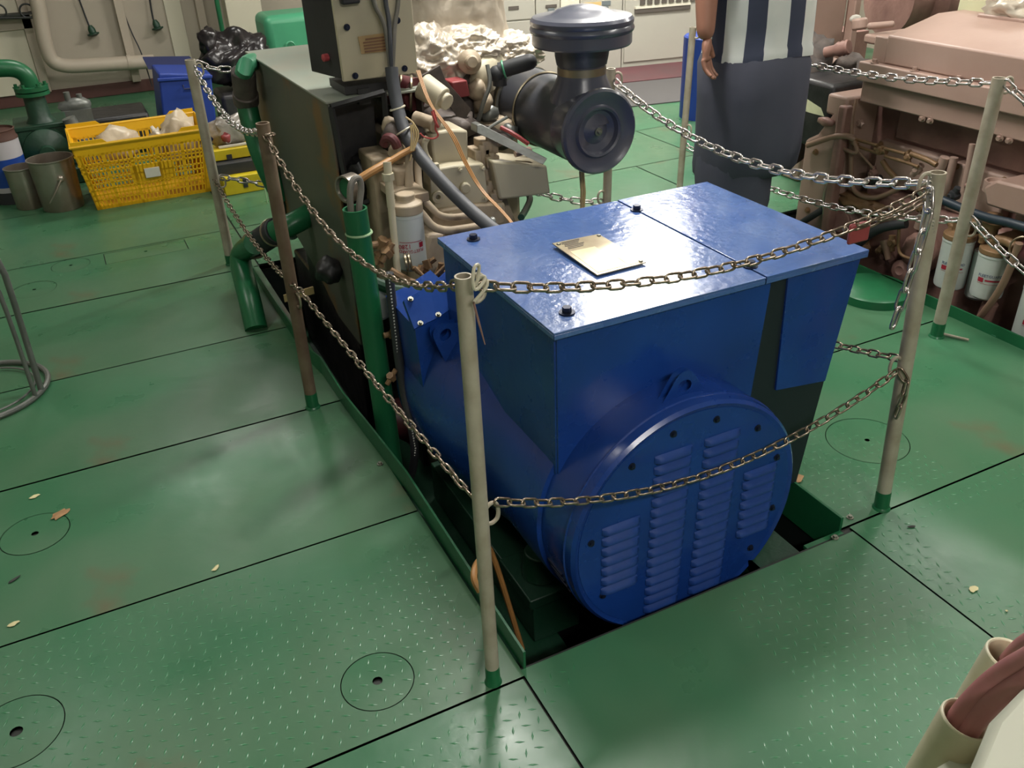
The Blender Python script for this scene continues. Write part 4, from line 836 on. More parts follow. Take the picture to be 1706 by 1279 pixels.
# ================================================================ CONTROL BOX above the housing
YC = 2.86
cb = thing('control_box', 'cream sheet-metal control box with grey cables and a brown instruction plate, above the dark housing', 'box', (.92, YC, 1.0))
c0, c1, c2, c3 = (0.791, 2.86, 1.032), (1.048, 2.86, 1.031), (1.054, 2.86, 1.358), (0.746, 2.86, 1.379)
bm = B(); prism(bm, [c0, c1, (c1[0], YC, 1.42), (c0[0]-.005, YC, 1.42)], (0, .015, 0)); obj('front_cover', bm, 'box_cream', cb, bevel=.004)
bm = B(); prism(bm, [(c0[0]+.004, YC+.015, c0[2]+.005), (c1[0]-.01, YC+.015, c1[2]+.005), (c1[0]-.01, YC+.015, 1.41), (c0[0]+.004, YC+.015, 1.41)], (-.05, .20, 0)); obj('case', bm, 'dark_metal', cb, bevel=.004)
bm = B(); prism(bm, [(c0[0]+.01, YC+.03, .985), (c1[0]-.06, YC+.03, .985), (c1[0]-.06, YC+.03, 1.01), (c0[0]+.01, YC+.03, 1.01)], (0, .18, 0)); box(bm, c0[0]+.05, c0[0]+.09, YC+.02, YC+.06, .95, 1.0); obj('bracket', bm, 'dark_metal', cb)
for p in ((0.823, 2.855, 1.195), (0.831, 2.855, 1.048), (0.991, 2.855, 1.199), (1.0, 2.855, 1.051)): bm = B(); hexbolt(bm, p, (0, -1, 0), .006, .008); obj('cover_screw', bm, 'dark_bolt', cb)
w0, w1, w2, w3 = (0.855, 2.856, 1.164), (0.955, 2.856, 1.166), (0.959, 2.856, 1.111), (0.86, 2.856, 1.111)
bm = B(); prism(bm, [w3, w2, w1, w0], (0, -.002, 0)); obj('instruction_plate', bm, 'warn_plate', cb)
bm = B(); W = [V(p)+V((0, -.0045, 0)) for p in (w0, w1, w2, w3)]
for k in range(5):
    f = .16+k*.17; l = W[0].lerp(W[3], f).lerp(W[1].lerp(W[2], f), .12+.1*(k == 0)); r = W[0].lerp(W[3], f).lerp(W[1].lerp(W[2], f), .9-.05*(k % 2)); prism(bm, [l, r, r+V((0, 0, -.005)), l+V((0, 0, -.005))], (0, .0012, 0))
obj('faint_lines', bm, 'warn_ink', cb)
bm = B(); p = (0.84, 2.85, 1.272); box(bm, p[0]-.03, p[0]+.03, YC-.03, YC, p[2]-.01, p[2]+.12); obj('cable_gland', bm, 'dark_metal', cb, bevel=.006)
bm = B(); p = (0.874, 2.85, 1.269); box(bm, p[0]-.01, p[0]+.02, YC-.02, YC, p[2]+.005, p[2]+.12); obj('cable_gland', bm, 'dark_metal', cb, bevel=.004)
bm = B(); c = V((0.765, 2.95, 1.097)); lathe(bm, c, (-1, -.3, 0), [(.012, -.02), (.012, .006), (.006, .01), (0, .01)], 14); obj('red_lamp', bm, 'red_lamp', cb)
# the three cables that merge into the dark conduit
for k, pts in enumerate(([(0.913, 2.83, 1.386), (0.906, 2.83, 1.26), (0.935, 2.82, 1.206), (0.936, 2.81, 1.136), (0.936, 2.81, 1.054)], [(0.968, 2.83, 1.382), (0.947, 2.83, 1.265), (0.952, 2.82, 1.213), (0.94, 2.8, 1.137), (0.938, 2.81, 1.054)], [(1.005, 2.83, 1.379), (0.992, 2.83, 1.253), (0.968, 2.82, 1.194), (0.955, 2.81, 1.134), (0.942, 2.81, 1.053)])):
    bm = B(); tube(bm, pts, .0075, 10, smooth=2); tag(obj('grey_cable', bm, 'wire_grey' if k != 1 else 'conduit'), ['left one of three grey cables running down the cream control box', 'middle one of three grey cables running down the cream control box', 'right one of three grey cables running down the cream control box'][k], 'cable', 'grey cables on the control box')
cd = thing('cable_conduit', 'thick dark grey cable conduit sagging from the control box across the engine to the alternator', 'conduit', (0.939, 2.81, 1.058))
bm = B(); tube(bm, [(0.937, 2.8, 1.07), (0.933, 2.79, 1.03), (0.93, 2.76, 0.951), (0.927, 2.7, 0.878), (0.942, 2.62, 0.823), (0.978, 2.52, 0.754), (1.022, 2.42, 0.689), (1.046, 2.3, 0.657), (1.057, 2.22, 0.652)], .021, 18, smooth=2); obj('conduit', bm, 'conduit', cd, sharp=1)
for p, d in (((0.93, 2.76, 0.951), (.1, -.1, -.5)), ((0.922, 2.7, 0.892), (.2, -.2, -.5))): bm = B(); ring(bm, p, d, .024, .0035, 20, 6); obj('cable_tie', bm, 'tie', cd)
bm = B(); tube(bm, [(0.927, 2.68, 0.939), (0.947, 2.66, 0.921), (0.951, 2.65, 0.885), (0.928, 2.64, 0.847), (0.91, 2.63, 0.814)], .003, 6, smooth=2)
for k in range(4): tube(bm, [V((0.927, 2.64, 0.923))+V((.004*k, 0, 0)), V((0.932, 2.63, 0.892))+V((.009*k-.008, 0, 0)), V((0.912, 2.62, 0.847))+V((.003*k, 0, 0))], .0028, 6, smooth=2)
tag(obj('cream_wires', bm, 'wire_cream'), 'bunch of thin cream wires looped in front of the dark conduit', 'wires')
bm = B(); tube(bm, [(0.726, 2.6, 0.791), (0.774, 2.6, 0.811), (0.842, 2.62, 0.827)], .013, 10, smooth=1); tube(bm, [(0.842, 2.62, 0.827), (0.891, 2.63, 0.842), (0.928, 2.63, 0.853)], .010, 10, smooth=1)
o = tag(obj('orange_hose', bm, 'wire_orange'), 'short orange and grey hose running up from the green pipe to the cream wires', 'hose')
bm = B()
for k in range(3): tube(bm, [V((1.021, 2.8, 1.05))+V((k*.005, 0, 0)), V((1.013, 2.72, 0.985))+V((k*.004, 0, 0)), V((1.022, 2.68, 0.945))+V((k*.003, 0, 0)), V((1.046, 2.6, 0.882))+V((k*.006, 0, 0)), V((1.06, 2.55, 0.805))+V((k*.005, 0, 0)), V((1.082, 2.48, 0.727))+V((k*.004, 0, 0)), V((1.092, 2.35, 0.696))+V((k*.004, 0, 0)), V((1.089, 2.25, 0.674))+V((k*.003, 0, 0))], .0024, 6, smooth=2)
tag(obj('orange_wires', bm, 'wire_orange'), 'three thin orange wires running from the control box down across the engine', 'wires')
bm = B(); tube(bm, [(1.015, 2.66, 0.953), (1.024, 2.66, 0.92), (1.014, 2.66, 0.893), (1.028, 2.66, 0.87), (1.007, 2.66, 0.861), (0.973, 2.66, 0.874), (0.964, 2.66, 0.887)], .003, 6, smooth=2); tube(bm, [(1.01, 2.66, 0.95), (1.012, 2.65, 0.924), (1.023, 2.65, 0.899)], .0045, 6, smooth=1)
tag(obj('red_wire', bm, 'wire_red'), 'red wire knotted round the orange wires above the beige pump cover', 'wire')
# printed black hose
bm = B(); hp = [(0.7, 2.305, 0.595), (0.7, 2.308, 0.467), (0.7, 2.308, 0.323), (0.7, 2.295, 0.2), (0.7, 2.255, 0.11), (0.7, 2.236, 0.018), (0.7, 2.292, -0.113), (0.69, 2.364, -0.225)]; tube(bm, hp, .014, 14, smooth=2)
hh_ = thing('printed_hose', 'black rubber hose with white lettering bands, hanging beside the green pipe', 'hose', hp[0]); obj('hose', bm, 'rubber', hh_, sharp=1)
bm = B(); random.seed(3)
for a_, b2, n in ((hp[0], hp[2], 26), (hp[4], hp[6], 22)):
    for k in range(n):
        p = V(a_).lerp(V(b2), k/n) if a_ == hp[0] else (V(hp[4]).lerp(V(hp[5]), k*2/n) if k < n/2 else V(hp[5]).lerp(V(hp[6]), k*2/n-1))
        d = V((-.27, -.92, .25)); p = p+d*.0142; box(bm, p.x-.0025, p.x+.0025*random.random(), p.y-.0006, p.y+.0006, p.z, p.z+.0035+random.random()*.002)
obj('hose_print', bm, 'print_white', hh_, stuff=True)
# ================================================================ RIGHT-HAND ENGINE in its own well
re_ = thing('salmon_engine', 'long salmon-painted diesel engine at the right with sloping cover, copper pipes and white filters', 'engine', (3.5, 1.7, -.6))
def rb(name, x0, x1, y0, y1, z0, z1, mt='salmon', bev=.006, **k):
    bm = B(); box(bm, x0, x1, y0, y1, z0, z1); return obj(name, bm, mt, re_, bevel=bev, **k)
YE = 2.87
rb('deck_flange', 3.05, 3.95, .0, YE, .765, .843); rb('side_band', 3.08, 3.9, .0, YE-.01, .672, .762)
bm = B(); prism(bm, [(3.085, 0, .843), (3.085, 0, .955), (3.35, 0, 1.017), (3.66, 0, 1.017), (3.9, 0, .955), (3.9, 0, .843)], (0, 2.77, 0)); obj('rocker_cover', bm, 'salmon', re_, bevel=.008)
bm = B(); prism(bm, [(3.38, 0, 1.01), (3.38, 0, 1.03), (3.63, 0, 1.03), (3.63, 0, 1.01)], (0, 2.60, 0)); obj('cover_ridge', bm, 'salmon', re_, bevel=.006)
rb('corner_rib', 3.09, 3.14, 2.76, 2.84, .84, .945); rb('cover_end', 3.12, 3.8, 2.77, 2.83, .84, .94)
for k in range(6):
    bm = B(); y = 2.80-k*.21; hexbolt(bm, (3.068, y, .843), (0, 0, 1), .010, .012); obj('flange_bolt', bm, 'salmon', re_)
for y in (2.52, 2.48, 2.16, 2.12, 1.84, 1.80):
    bm = B(); hexbolt(bm, (3.085, y, .668), (-1, 0, -.2), .009, .012); obj('band_bolt', bm, 'salmon', re_)
rb('engine_block', 3.22, 3.85, .0, 2.95, -.45, .672, 'salmon_dark', .01)
rb('upper_panel', 3.20, 3.24, 1.9, 2.74, .52, .665, 'salmon_dark', .008); rb('upper_panel', 3.20, 3.24, .3, 1.84, .52, .665, 'salmon_dark', .008)
rb('side_cover', 3.17, 3.24, 2.44, 2.80, .33, .505, 'salmon', .01); rb('side_cover', 3.17, 3.24, 2.14, 2.40, .30, .505, 'salmon', .01); rb('side_cover', 3.17, 3.24, 1.7, 2.08, .30, .50, 'salmon', .01)
for y in (2.78, 2.62, 2.46, 2.38, 2.16, 2.06):
    bm = B(); hexbolt(bm, (3.17, y, .49), (-1, 0, 0), .008, .01); obj('cover_bolt', bm, 'brass', re_)
# box-shaped cooler low at the right edge
bm = B(); prism(bm, [(3.0, 2.121, 0.501), (3.0, 2.093, 0.439), (3.0, 1.931, 0.44), (3.0, 1.3, .38), (3.0, 1.3, .58), (3.0, 1.961, 0.545), (3.0, 2.075, 0.541)], (.22, 0, 0)); obj('oil_cooler', bm, 'salmon', re_, bevel=.01)
bm = B(); lathe(bm, (3.08, 2.119, 0.493), (0, 0, 1), [(.05, -.02), (.05, .02), (.042, .02), (.035, .008), (0, .008)], 20); obj('cooler_cap', bm, 'salmon', re_)
bm = B(); c = V((3.05, 2.082, 0.378)); lathe(bm, c, (0, 0, -1), [(.03, -.02), (.03, .01), (.036, .012), (.036, .03), (.028, .032), (.028, .06)], 16); obj('cooler_outlet', bm, 'brass', re_)
# tall end casting at the left
bm = B(); prism(bm, [(3.03, YE+.01, .69), (3.03, YE+.01, .10), (3.03, YE-.02, -.3), (3.03, 3.10, -.3), (3.03, 3.10, .46), (3.03, 3.03, .50), (3.03, 2.96, .60), (3.03, 3.0, .60), (3.03, 3.0, .69)], (.5, 0, 0)); obj('gear_case', bm, 'salmon', re_, bevel=.012)
rb('gear_case_edge', 3.00, 3.05, YE-.015, YE+.03, -.2, .66, 'salmon_dark', .01)
for z in (.30, .14, .42): bm = B(); hexbolt(bm, (3.03, 3.02, z), (-1, 0, 0), .009, .012); obj('case_bolt', bm, 'brass', re_)
bm = B(); blob(bm, (3.02, 2.98, .57), (.02, .05, .02), 2, .3, 4, 3); obj('case_lug', bm, 'salmon_dark', re_, sharp=2)
# pulleys and dark belt end beyond the casting
bm = B(); lathe(bm, (3.12, 3.257, 0.405), (0, 1, 0), [(0, 0), (.12, 0), (.12, .02), (.10, .03), (.10, .05), (.12, .06), (.12, .08), (0, .08)], 28); obj('pulley', bm, 'grime', re_)
bm = B(); cyl(bm, (3.05, 3.203, 0.378), V((3.05, 3.203, 0.378))+V((0, .06, 0)), .022, seg=14); obj('pulley_nut', bm, 'salmon', re_)
bm = B(); box(bm, 3.06, 3.3, 3.0, 3.28, .42, .72); obj('belt_guard', bm, 'near_black', re_, bevel=.02)
q = [(3.06, 3.206, 0.644), (3.06, 3.157, 0.596), (3.06, 3.178, 0.578), (3.06, 3.137, 0.575), (3.06, 3.032, 0.576), (3.06, 3.058, 0.609), (3.06, 3.152, 0.632)]
bm = B(); prism(bm, q, (.004, 0, 0)); tag(obj('gasket_sheet', bm, 'gasket'), 'pale yellow torn gasket sheet stuck on the salmon engine beside the dark trousers', 'sheet')
# pipes
def pt(name, pts, r, m_, sm=2): bm = B(); tube(bm, pts, r, 10, smooth=sm); return obj(name, bm, m_, re_, sharp=1)
pt('rising_pipe', [(3.08, 2.887, 0.678), (3.06, 2.87, 0.593), (3.06, 2.854, 0.517), (3.06, 2.832, 0.414), (3.08, 2.828, 0.301), (3.08, 2.778, 0.273), (3.08, 2.701, 0.278), (3.08, 2.63, 0.314), (3.08, 2.559, 0.368)], .011, 'hose_tan')
pt('rising_pipe', [(3.12, 2.913, 0.642), (3.1, 2.891, 0.57), (3.1, 2.876, 0.501)], .008, 'salmon')
pt('curved_hose', [(3.0, 3.051, 0.449), (3.0, 2.991, 0.479), (3.0, 2.903, 0.523), (3.0, 2.82, 0.544), (3.02, 2.795, 0.53)], .013, 'hose_tan')
pt('curved_hose', [(3.03, 2.899, 0.479), (3.03, 2.835, 0.47), (3.03, 2.788, 0.467), (3.03, 2.775, 0.486), (3.03, 2.809, 0.515)], .008, 'hose_tan')
for a, b in (((1424, 232), 0), ((1424, 244), 1)): pass
pt('fuel_line', [(3.06, 2.829, 0.517), (3.06, 2.702, 0.519)], .007, 'brass', 0); pt('fuel_line', [(3.06, 2.805, 0.49), (3.06, 2.684, 0.487)], .007, 'brass', 0)
pt('fuel_line', [(3.06, 2.661, 0.516), (3.06, 2.551, 0.518)], .007, 'brass', 0); pt('fuel_line', [(3.06, 2.653, 0.484), (3.06, 2.543, 0.485), (3.06, 2.474, 0.482)], .007, 'brass', 0)
pt('fuel_line', [(3.06, 2.522, 0.525), (3.06, 2.438, 0.52), (3.06, 2.39, 0.51)], .011, 'brass', 1); pt('fuel_line', [(3.06, 2.801, 0.47), (3.08, 2.72, 0.411)], .005, 'hose_tan', 0)
pt('drain_pipe', [(3.08, 2.679, 0.454), (3.08, 2.639, 0.424), (3.1, 2.61, 0.394)], .012, 'brass', 0)
pt('water_hose', [(3.0, 3.054, 0.053), (3.0, 2.969, 0.125), (3.02, 2.914, 0.179)], .016, 'rubber', 1)
pt('shiny_pipe', [(3.02, 2.881, 0.05), (3.02, 2.902, 0.176), (3.02, 2.915, 0.26), (3.04, 2.909, 0.315)], .014, 'steel')
pt('black_hose', [(3.0, 2.702, 0.04), (3.0, 2.66, 0.098), (3.0, 2.59, 0.177), (3.0, 2.516, 0.225), (3.02, 2.444, 0.254)], .021, 'rubber')
pt('black_hose', [(3.0, 2.283, 0.406), (3.0, 2.224, 0.401), (2.99, 2.079, 0.397), (2.98, 1.91, 0.419), (2.98, 1.4, .40)], .017, 'rubber_blue')
pt('small_pipe', [(3.04, 2.493, 0.219), (3.04, 2.48, 0.136), (3.04, 2.459, 0.101), (3.04, 2.394, 0.104)], .007, 'brass')
pt('dip_tube', [(3.1, 2.281, 0.614), (3.1, 2.276, 0.544), (3.1, 2.272, 0.423)], .012, 'salmon', 0); pt('dip_tube', [(3.14, 2.377, 0.532), (3.14, 2.385, 0.359)], .016, 'salmon', 0); pt('dip_tube', [(3.13, 2.411, 0.526), (3.13, 2.446, 0.344), (3.13, 2.468, 0.204)], .02, 'salmon', 0)
pt('return_pipe', [(2.96, 1.897, 0.36), (2.97, 1.909, 0.271), (2.98, 1.932, 0.163), (3.0, 1.987, 0.034), (3.05, 2.065, -0.087)], .014, 'hose_tan')
pt('return_pipe', [(3.04, 1.998, 0.059), (3.04, 2.007, -0.011), (3.04, 2.007, -0.092)], .03, 'salmon_dark', 0)
for i, (p, r, m_) in enumerate((((3.07, 2.687, 0.5), .022, 'brass'), ((3.07, 2.544, 0.503), .018, 'brass'), ((3.08, 2.493, 0.461), .022, 'salmon'), ((3.05, 2.82, 0.505), .014, 'brass'), ((3.1, 2.733, 0.383), .022, 'salmon_dark'), ((3.1, 2.71, 0.357), .02, 'rubber'), ((3.12, 2.876, 0.57), .018, 'salmon'), ((3.08, 2.547, 0.119), .025, 'brass'), ((3.08, 2.592, 0.075), .022, 'brass'), ((3.1, 2.576, 0.048), .03, 'salmon_dark'), ((3.1, 2.71, 0.04), .03, 'brass'), ((3.12, 2.452, 0.304), .025, 'brass'), ((3.08, 2.265, 0.278), .02, 'brass'), ((3.03, 2.088, 0.314), .022, 'brass'), ((3.03, 2.028, 0.309), .02, 'brass'), ((3.03, 2.107, 0.343), .018, 'pewter'), ((3.1, 2.309, 0.401), .025, 'rubber'), ((3.1, 2.238, 0.457), .02, 'salmon_dark'))):
    bm = B(); v = V(p); a = i*1.1; cyl(bm, v-V((0, math.cos(a), math.sin(a)))*r*1.4, v+V((0, math.cos(a), math.sin(a)))*r*1.4, r*.6, seg=12); lathe(bm, v, (-1, math.cos(a+1.5)*.3, math.sin(a)*.3), [(r*.9, -r*.6), (r*.9, r*.5), (r*.5, r*.7), (r*.5, r), (0, r)], 6); obj('pipe_fitting', bm, m_, re_)
bm = B(); lathe(bm, (3.12, 2.866, 0.115), (-1, -.2, .2), [(.10, -.12), (.10, .0), (.08, .02), (.05, .03), (.05, .05), (0, .05)], 26); obj('water_pump', bm, 'salmon_dark', re_, bevel=.004)
bm = B(); blob(bm, (3.12, 2.801, 0.231), (.06, .13, .04), 3, .5, 6, 4); obj('stained_casting', bm, 'brass', re_, sharp=2)
bm = B(); blob(bm, (3.12, 2.42, 0.112), (.06, .10, .09), 2, .15, 4, 6); lathe(bm, (3.08, 2.475, 0.016), (-1, -.1, .1), [(.045, -.05), (.045, 0), (.02, .01), (.015, .006), (0, .006)], 20); obj('lift_pump', bm, 'salmon_dark', re_, sharp=1)
bm = B(); cyl(bm, (3.06, 2.574, 0.128), (3.06, 2.533, 0.051), .02, .012, 14); obj('sensor', bm, 'hose_tan', re_)
bm = B(); ring(bm, (2.98, 1.891, 0.335), (-1, -.3, .2), .045, .004, 26, 6); obj('hose_clip', bm, 'clamp', re_)
bm = B(); cyl(bm, (3.0, 1.91, 0.317), (3.02, 1.5, .33), .042, seg=20); obj('coolant_hose', bm, 'maroon', re_)
pt('brass_elbow', [(3.0, 2.015, 0.329), (3.0, 1.966, 0.336), (2.99, 1.926, 0.328), (2.99, 1.931, 0.295)], .018, 'brass')
rb('lower_block', 3.14, 3.3, 1.0, 2.8, -.5, .30, 'salmon_dark', .02)
# filters
A_ = math.atan2(-2.2, -3.05)
def rf(u0, yc, ztop, zbot, r, **k):
    f = spin_filter(re_, 3.05, yc, zbot, ztop, r, ang=A_, name='oil_filter', **k)
    bm = B(); lathe(bm, (3.05, yc, ztop), (0, 0, 1), [(r*1.05, 0), (r*1.05, .02), (r*.5, .03), (r*.5, .06)], 20); box(bm, 3.03, 3.2, yc-.03, yc+.03, ztop+.03, ztop+.06); obj('filter_head', bm, 'brass', re_, bevel=.003)
rf(0, 2.205, .262, .052, .060); rf(0, 2.035, .258, .075, .060)
bm = B(); lathe(bm, (3.12, 2.12, .02), (0, 0, 1), [(.04, 0), (.047, .01), (.047, .20)], 24); obj('oil_filter', bm, 'filter_white', re_, label='white filter canister half hidden behind the post')
rf(0, 1.80, .20, -.035, .078)

# far salmon machine behind the engine
fm = thing('salmon_machine', 'upright salmon panel and dark round duct of the machine beyond the striped shirt', 'machine', (3.4, 3.9, 0))
bm = B(); box(bm, 3.40, 3.70, 3.62, 3.9, .72, 1.6); box(bm, 3.60, 3.70, 3.70, 3.88, .0, .73); obj('panel', bm, 'salmon', fm, bevel=.01)
bm = B(); box(bm, 3.72, 3.76, 3.58, 3.64, .0, 1.6); obj('conduit', bm, 'salmon', fm, bevel=.006)
bm = B(); box(bm, 3.42, 3.54, 3.45, 3.6, .40, .72); obj('bracket', bm, 'salmon', fm, bevel=.02)
bm = B(); blob(bm, (3.28, 3.4, .72), (.12, .12, .14), 3, .4, 4, 5); blob(bm, (3.42, 3.25, .66), (.12, .12, .12), 3, .3, 5, 6); obj('dark_casting', bm, 'grime', fm, sharp=2)
bm = B(); blob(bm, (3.2, 3.5, .66), (.08, .08, .2), 3, .5, 4, 15); obj('dark_casting', bm, 'salmon_dark', fm, sharp=2)
bm = B(); p = V((3.397, 3.35, 0.958)); lathe(bm, (4.961, 4.2, 0.837), (-1, .1, 0), [(.35, -.9), (.35, .0), (.30, .10), (.22, .14), (.22, .3), (0, .3)], 30); box(bm, 4.2, 4.35, 4.05, 4.35, 0, .7); box(bm, 4.75, 4.9, 4.0, 4.3, 0, .7); obj('exhaust_duct', bm, 'salmon_dark', fm, sharp=.5)
bm = B(); box(bm, 3.3, 3.9, 3.0, 3.1, .86, .90); cyl(bm, (3.35, 3.177, 0.902), (3.35, 3.188, 0.953), .035, seg=16); cyl(bm, (3.3, 3.087, 0.933), (3.4, 3.027, 0.94), .015, seg=12); obj('cross_pipe', bm, 'salmon', fm, bevel=.01)
bm = B(); lathe(bm, (3.3, 3.175, 0.834), (-.3, .9, -.3), [(.03, 0), (.035, .01), (.03, .02), (.035, .03), (.03, .04), (.035, .05), (.025, .07), (.025, .12)], 20); obj('bellows', bm, 'salmon_dark', fm, sharp=1)
bm = B(); blob(bm, (3.65, 3.5, 0.887), (.035, .02, .02), 2, .6, 5, 1); tag(obj('white_rag', bm, 'paper', sharp=2), 'small crumpled white rag hanging between the salmon panel and the sloping cover', 'rag')
q = [(3.5, 2.798, 0.976), (3.5, 2.574, 0.995), (3.5, 2.59, 1.094), (3.5, 2.794, 1.076)]
bm = B(); prism(bm, q, (.2, 0, 0)); tag(obj('cream_block', bm, 'gasket', bevel=.01), 'cream block resting on the far edge of the salmon sloping cover', 'block')
bm = B(); blob(bm, (3.5, 2.485, 1.047), (.12, .14, .09), 4, .4, 5, 4); tag(obj('foil_bundle', bm, 'foil', sharp=2), 'crumpled silvery insulation bundle at the top right corner', 'insulation')

# ================================================================ PERSON seen from waist down, behind the blue box
pe = thing('person', 'person in black-and-white striped short-sleeved shirt and baggy dark trousers, standing behind the blue box', 'person', (2.5, 2.9, 0))
def skin(name, V_, E_, R_, mt, parent, sub=2, root=0):
    me = bpy.data.meshes.new(name); me.from_pydata([tuple(v) for v in V_], E_, []); me.materials.append(MATS[mt])
    o = bpy.data.objects.new(name, me); COL.objects.link(o); o.parent = parent; o.location = -ORG[parent.name]
    md = o.modifiers.new('skin', 'SKIN'); md.use_smooth_shade = True
    for i, r in enumerate(R_): me.skin_vertices[0].data[i].radius = (r, r) if not hasattr(r, '__len__') else r
    me.skin_vertices[0].data[root].use_root = True
    s = o.modifiers.new('sub', 'SUBSURF'); s.levels = sub; s.render_levels = sub
    ORG[o.name] = V((0, 0, 0)); return o
px, py = 2.50, 2.90
bv = [(px, py, .93), (px, py, 1.10), (px, py+.01, 1.30), (px, py+.01, 1.46), (px, py, 1.54), (px, py-.01, 1.60),          # 0-5 trunk, neck
      (px-.19, py, 1.44), (px-.268, py-.01, 1.22), (px-.287, py-.05, 1.01),                                                # 6-8 left arm
      (px+.19, py, 1.44), (px+.25, py+.06, 1.20), (px+.10, py+.24, 1.10),                                                  # 9-11 right arm, forearm forward
      (px-.10, py, .88), (px-.10, py-.02, .48), (px-.10, py+.02, .09), (px-.11, py+.13, .035),                              # 12-15 left leg
      (px+.11, py, .88), (px+.13, py+.06, .48), (px+.11, py+.12, .09), (px+.12, py+.24, .035)]                              # 16-19 right leg
be = [(0, 1), (1, 2), (2, 3), (3, 4), (4, 5), (3, 6), (6, 7), (7, 8), (3, 9), (9, 10), (10, 11), (0, 12), (12, 13), (13, 14), (14, 15), (0, 16), (16, 17), (17, 18), (18, 19)]
br = [.13, .13, .14, .11, .05, .05, .060, .050, .033, .055, .042, .030, .075, .045, .035, .03, .075, .045, .035, .03]
body = skin('body', bv, be, br, 'skin', pe)
# head with face
bm = B(); blob(bm, (px, py+.01, 1.685), (.075, .095, .115), 3)
for v in bm.verts:
    d = v.co-V((px, py+.01, 1.685))
    if d.z < 0: v.co.x -= d.x*(-d.z)*2.2; v.co.y += .08*d.z if d.y < 0 else 0
    if d.y > .08 and abs(d.x) < .018 and -.03 < d.z < .02: v.co.y += .018
for s in (-1, 1): blob(bm, (px+s*.077, py, 1.68), (.010, .018, .03), 1); blob(bm, (px+s*.03, py+.098, 1.69), (.013, .008, .009), 1)
blob(bm, (px, py+.112, 1.665), (.012, .018, .022), 2); blob(bm, (px, py+.093, 1.63), (.025, .01, .008), 1)
obj('head', bm, 'skin', pe, sharp=3)
bm = B(); blob(bm, (px, py-.005, 1.71), (.083, .098, .108), 3, .06, 8, 2); obj('hair', bm, 'hair', pe, sharp=3)
# hands
def hand(w, dirn, thumb):
    w = V(w); d = V(dirn).normalized(); s = V(thumb).normalized(); n = d.cross(s).normalized()
    Vv = [w, w+d*.045, w+d*.085]; Ee = [(0, 1), (1, 2)]; Rr = [(.026, .02), (.036, .016), (.038, .014)]
    for i, (o_, L) in enumerate(((-.030, .062), (-.010, .075), (.010, .08), (.030, .072))):
        b = w+d*.082+s*o_; k = len(Vv); Vv += [b, b+d*L*.45+n*.008, b+d*L*.75+n*.022, b+d*L*.9+n*.036]; Ee += [(2, k), (k, k+1), (k+1, k+2), (k+2, k+3)]; Rr += [.010, .009, .0085, .007]
    b = w+d*.03+s*.03; k = len(Vv); Vv += [b, b+s*.022+d*.025, b+s*.026+d*.055+n*.008]; Ee += [(1, k), (k, k+1), (k+1, k+2)]; Rr += [.014, .011, .009]
    skin('hand', Vv, Ee, Rr, 'skin', pe, 2)
hand((px-.288, py-.053, 1.025), (.06, -.05, -1), (.85, .5, 0))
hand((px+.09, py+.25, 1.10), (-.5, .85, -.05), (0, 0, 1))
# clothes: lofted shells
def loft(name, secs, mt, seg=36, fold=.0, closed_top=False, mats=None, parent=pe, th=.004):
    bm = B(); R = []
    for (cx, cy, z, rx, ry) in secs:
        ring_ = []
        for k in range(seg):
            a = k*2*math.pi/seg; f = 1+fold*noise.noise(V((math.cos(a)*2, math.sin(a)*2, z*3)))+fold*.5*noise.noise(V((math.cos(a)*5, math.sin(a)*5, z*5)))
            ring_.append(bm.verts.new((cx+rx*f*math.cos(a), cy+ry*f*math.sin(a), z+fold*.15*math.sin(a*3))))
        R.append(ring_)
    for A, Bq in zip(R, R[1:]):
        for k in range(seg):
            f = bm.faces.new((A[k], A[(k+1) % seg], Bq[(k+1) % seg], Bq[k]))
            if mats: f.material_index = 1 if (k % 9 in (0, 1, 2, 3)) else 0
    o = obj(name, bm, mt, parent, sharp=2.5, mats=mats)
    md = o.modifiers.new('cloth', 'SOLIDIFY'); md.thickness = th; md.offset = 0; return o
loft('shirt', [(px+.02, py, .925, .245, .165), (px+.02, py, .955, .242, .165), (px+.02, py, .97, .236, .158), (px+.02, py, 1.05, .234, .16), (px+.015, py, 1.2, .232, .16), (px, py+.01, 1.35, .23, .155), (px, py+.01, 1.46, .20, .13), (px, py+.01, 1.515, .10, .09), (px, py, 1.54, .065, .065)], 'shirt_white', 72, .05, mats=['shirt_white', 'navy'])
for s, e in ((-1, (px-.235, py-.005, 1.23)), (1, (px+.235, py+.04, 1.24))):
    bm = B(); tube(bm, [(px+s*.15, py, 1.46), (px+s*.20, py, 1.41), e], [.07, .078, .076], 20, cap=False); o = obj('sleeve', bm, 'navy', pe, sharp=2); md = o.modifiers.new('cloth', 'SOLIDIFY'); md.thickness = .004
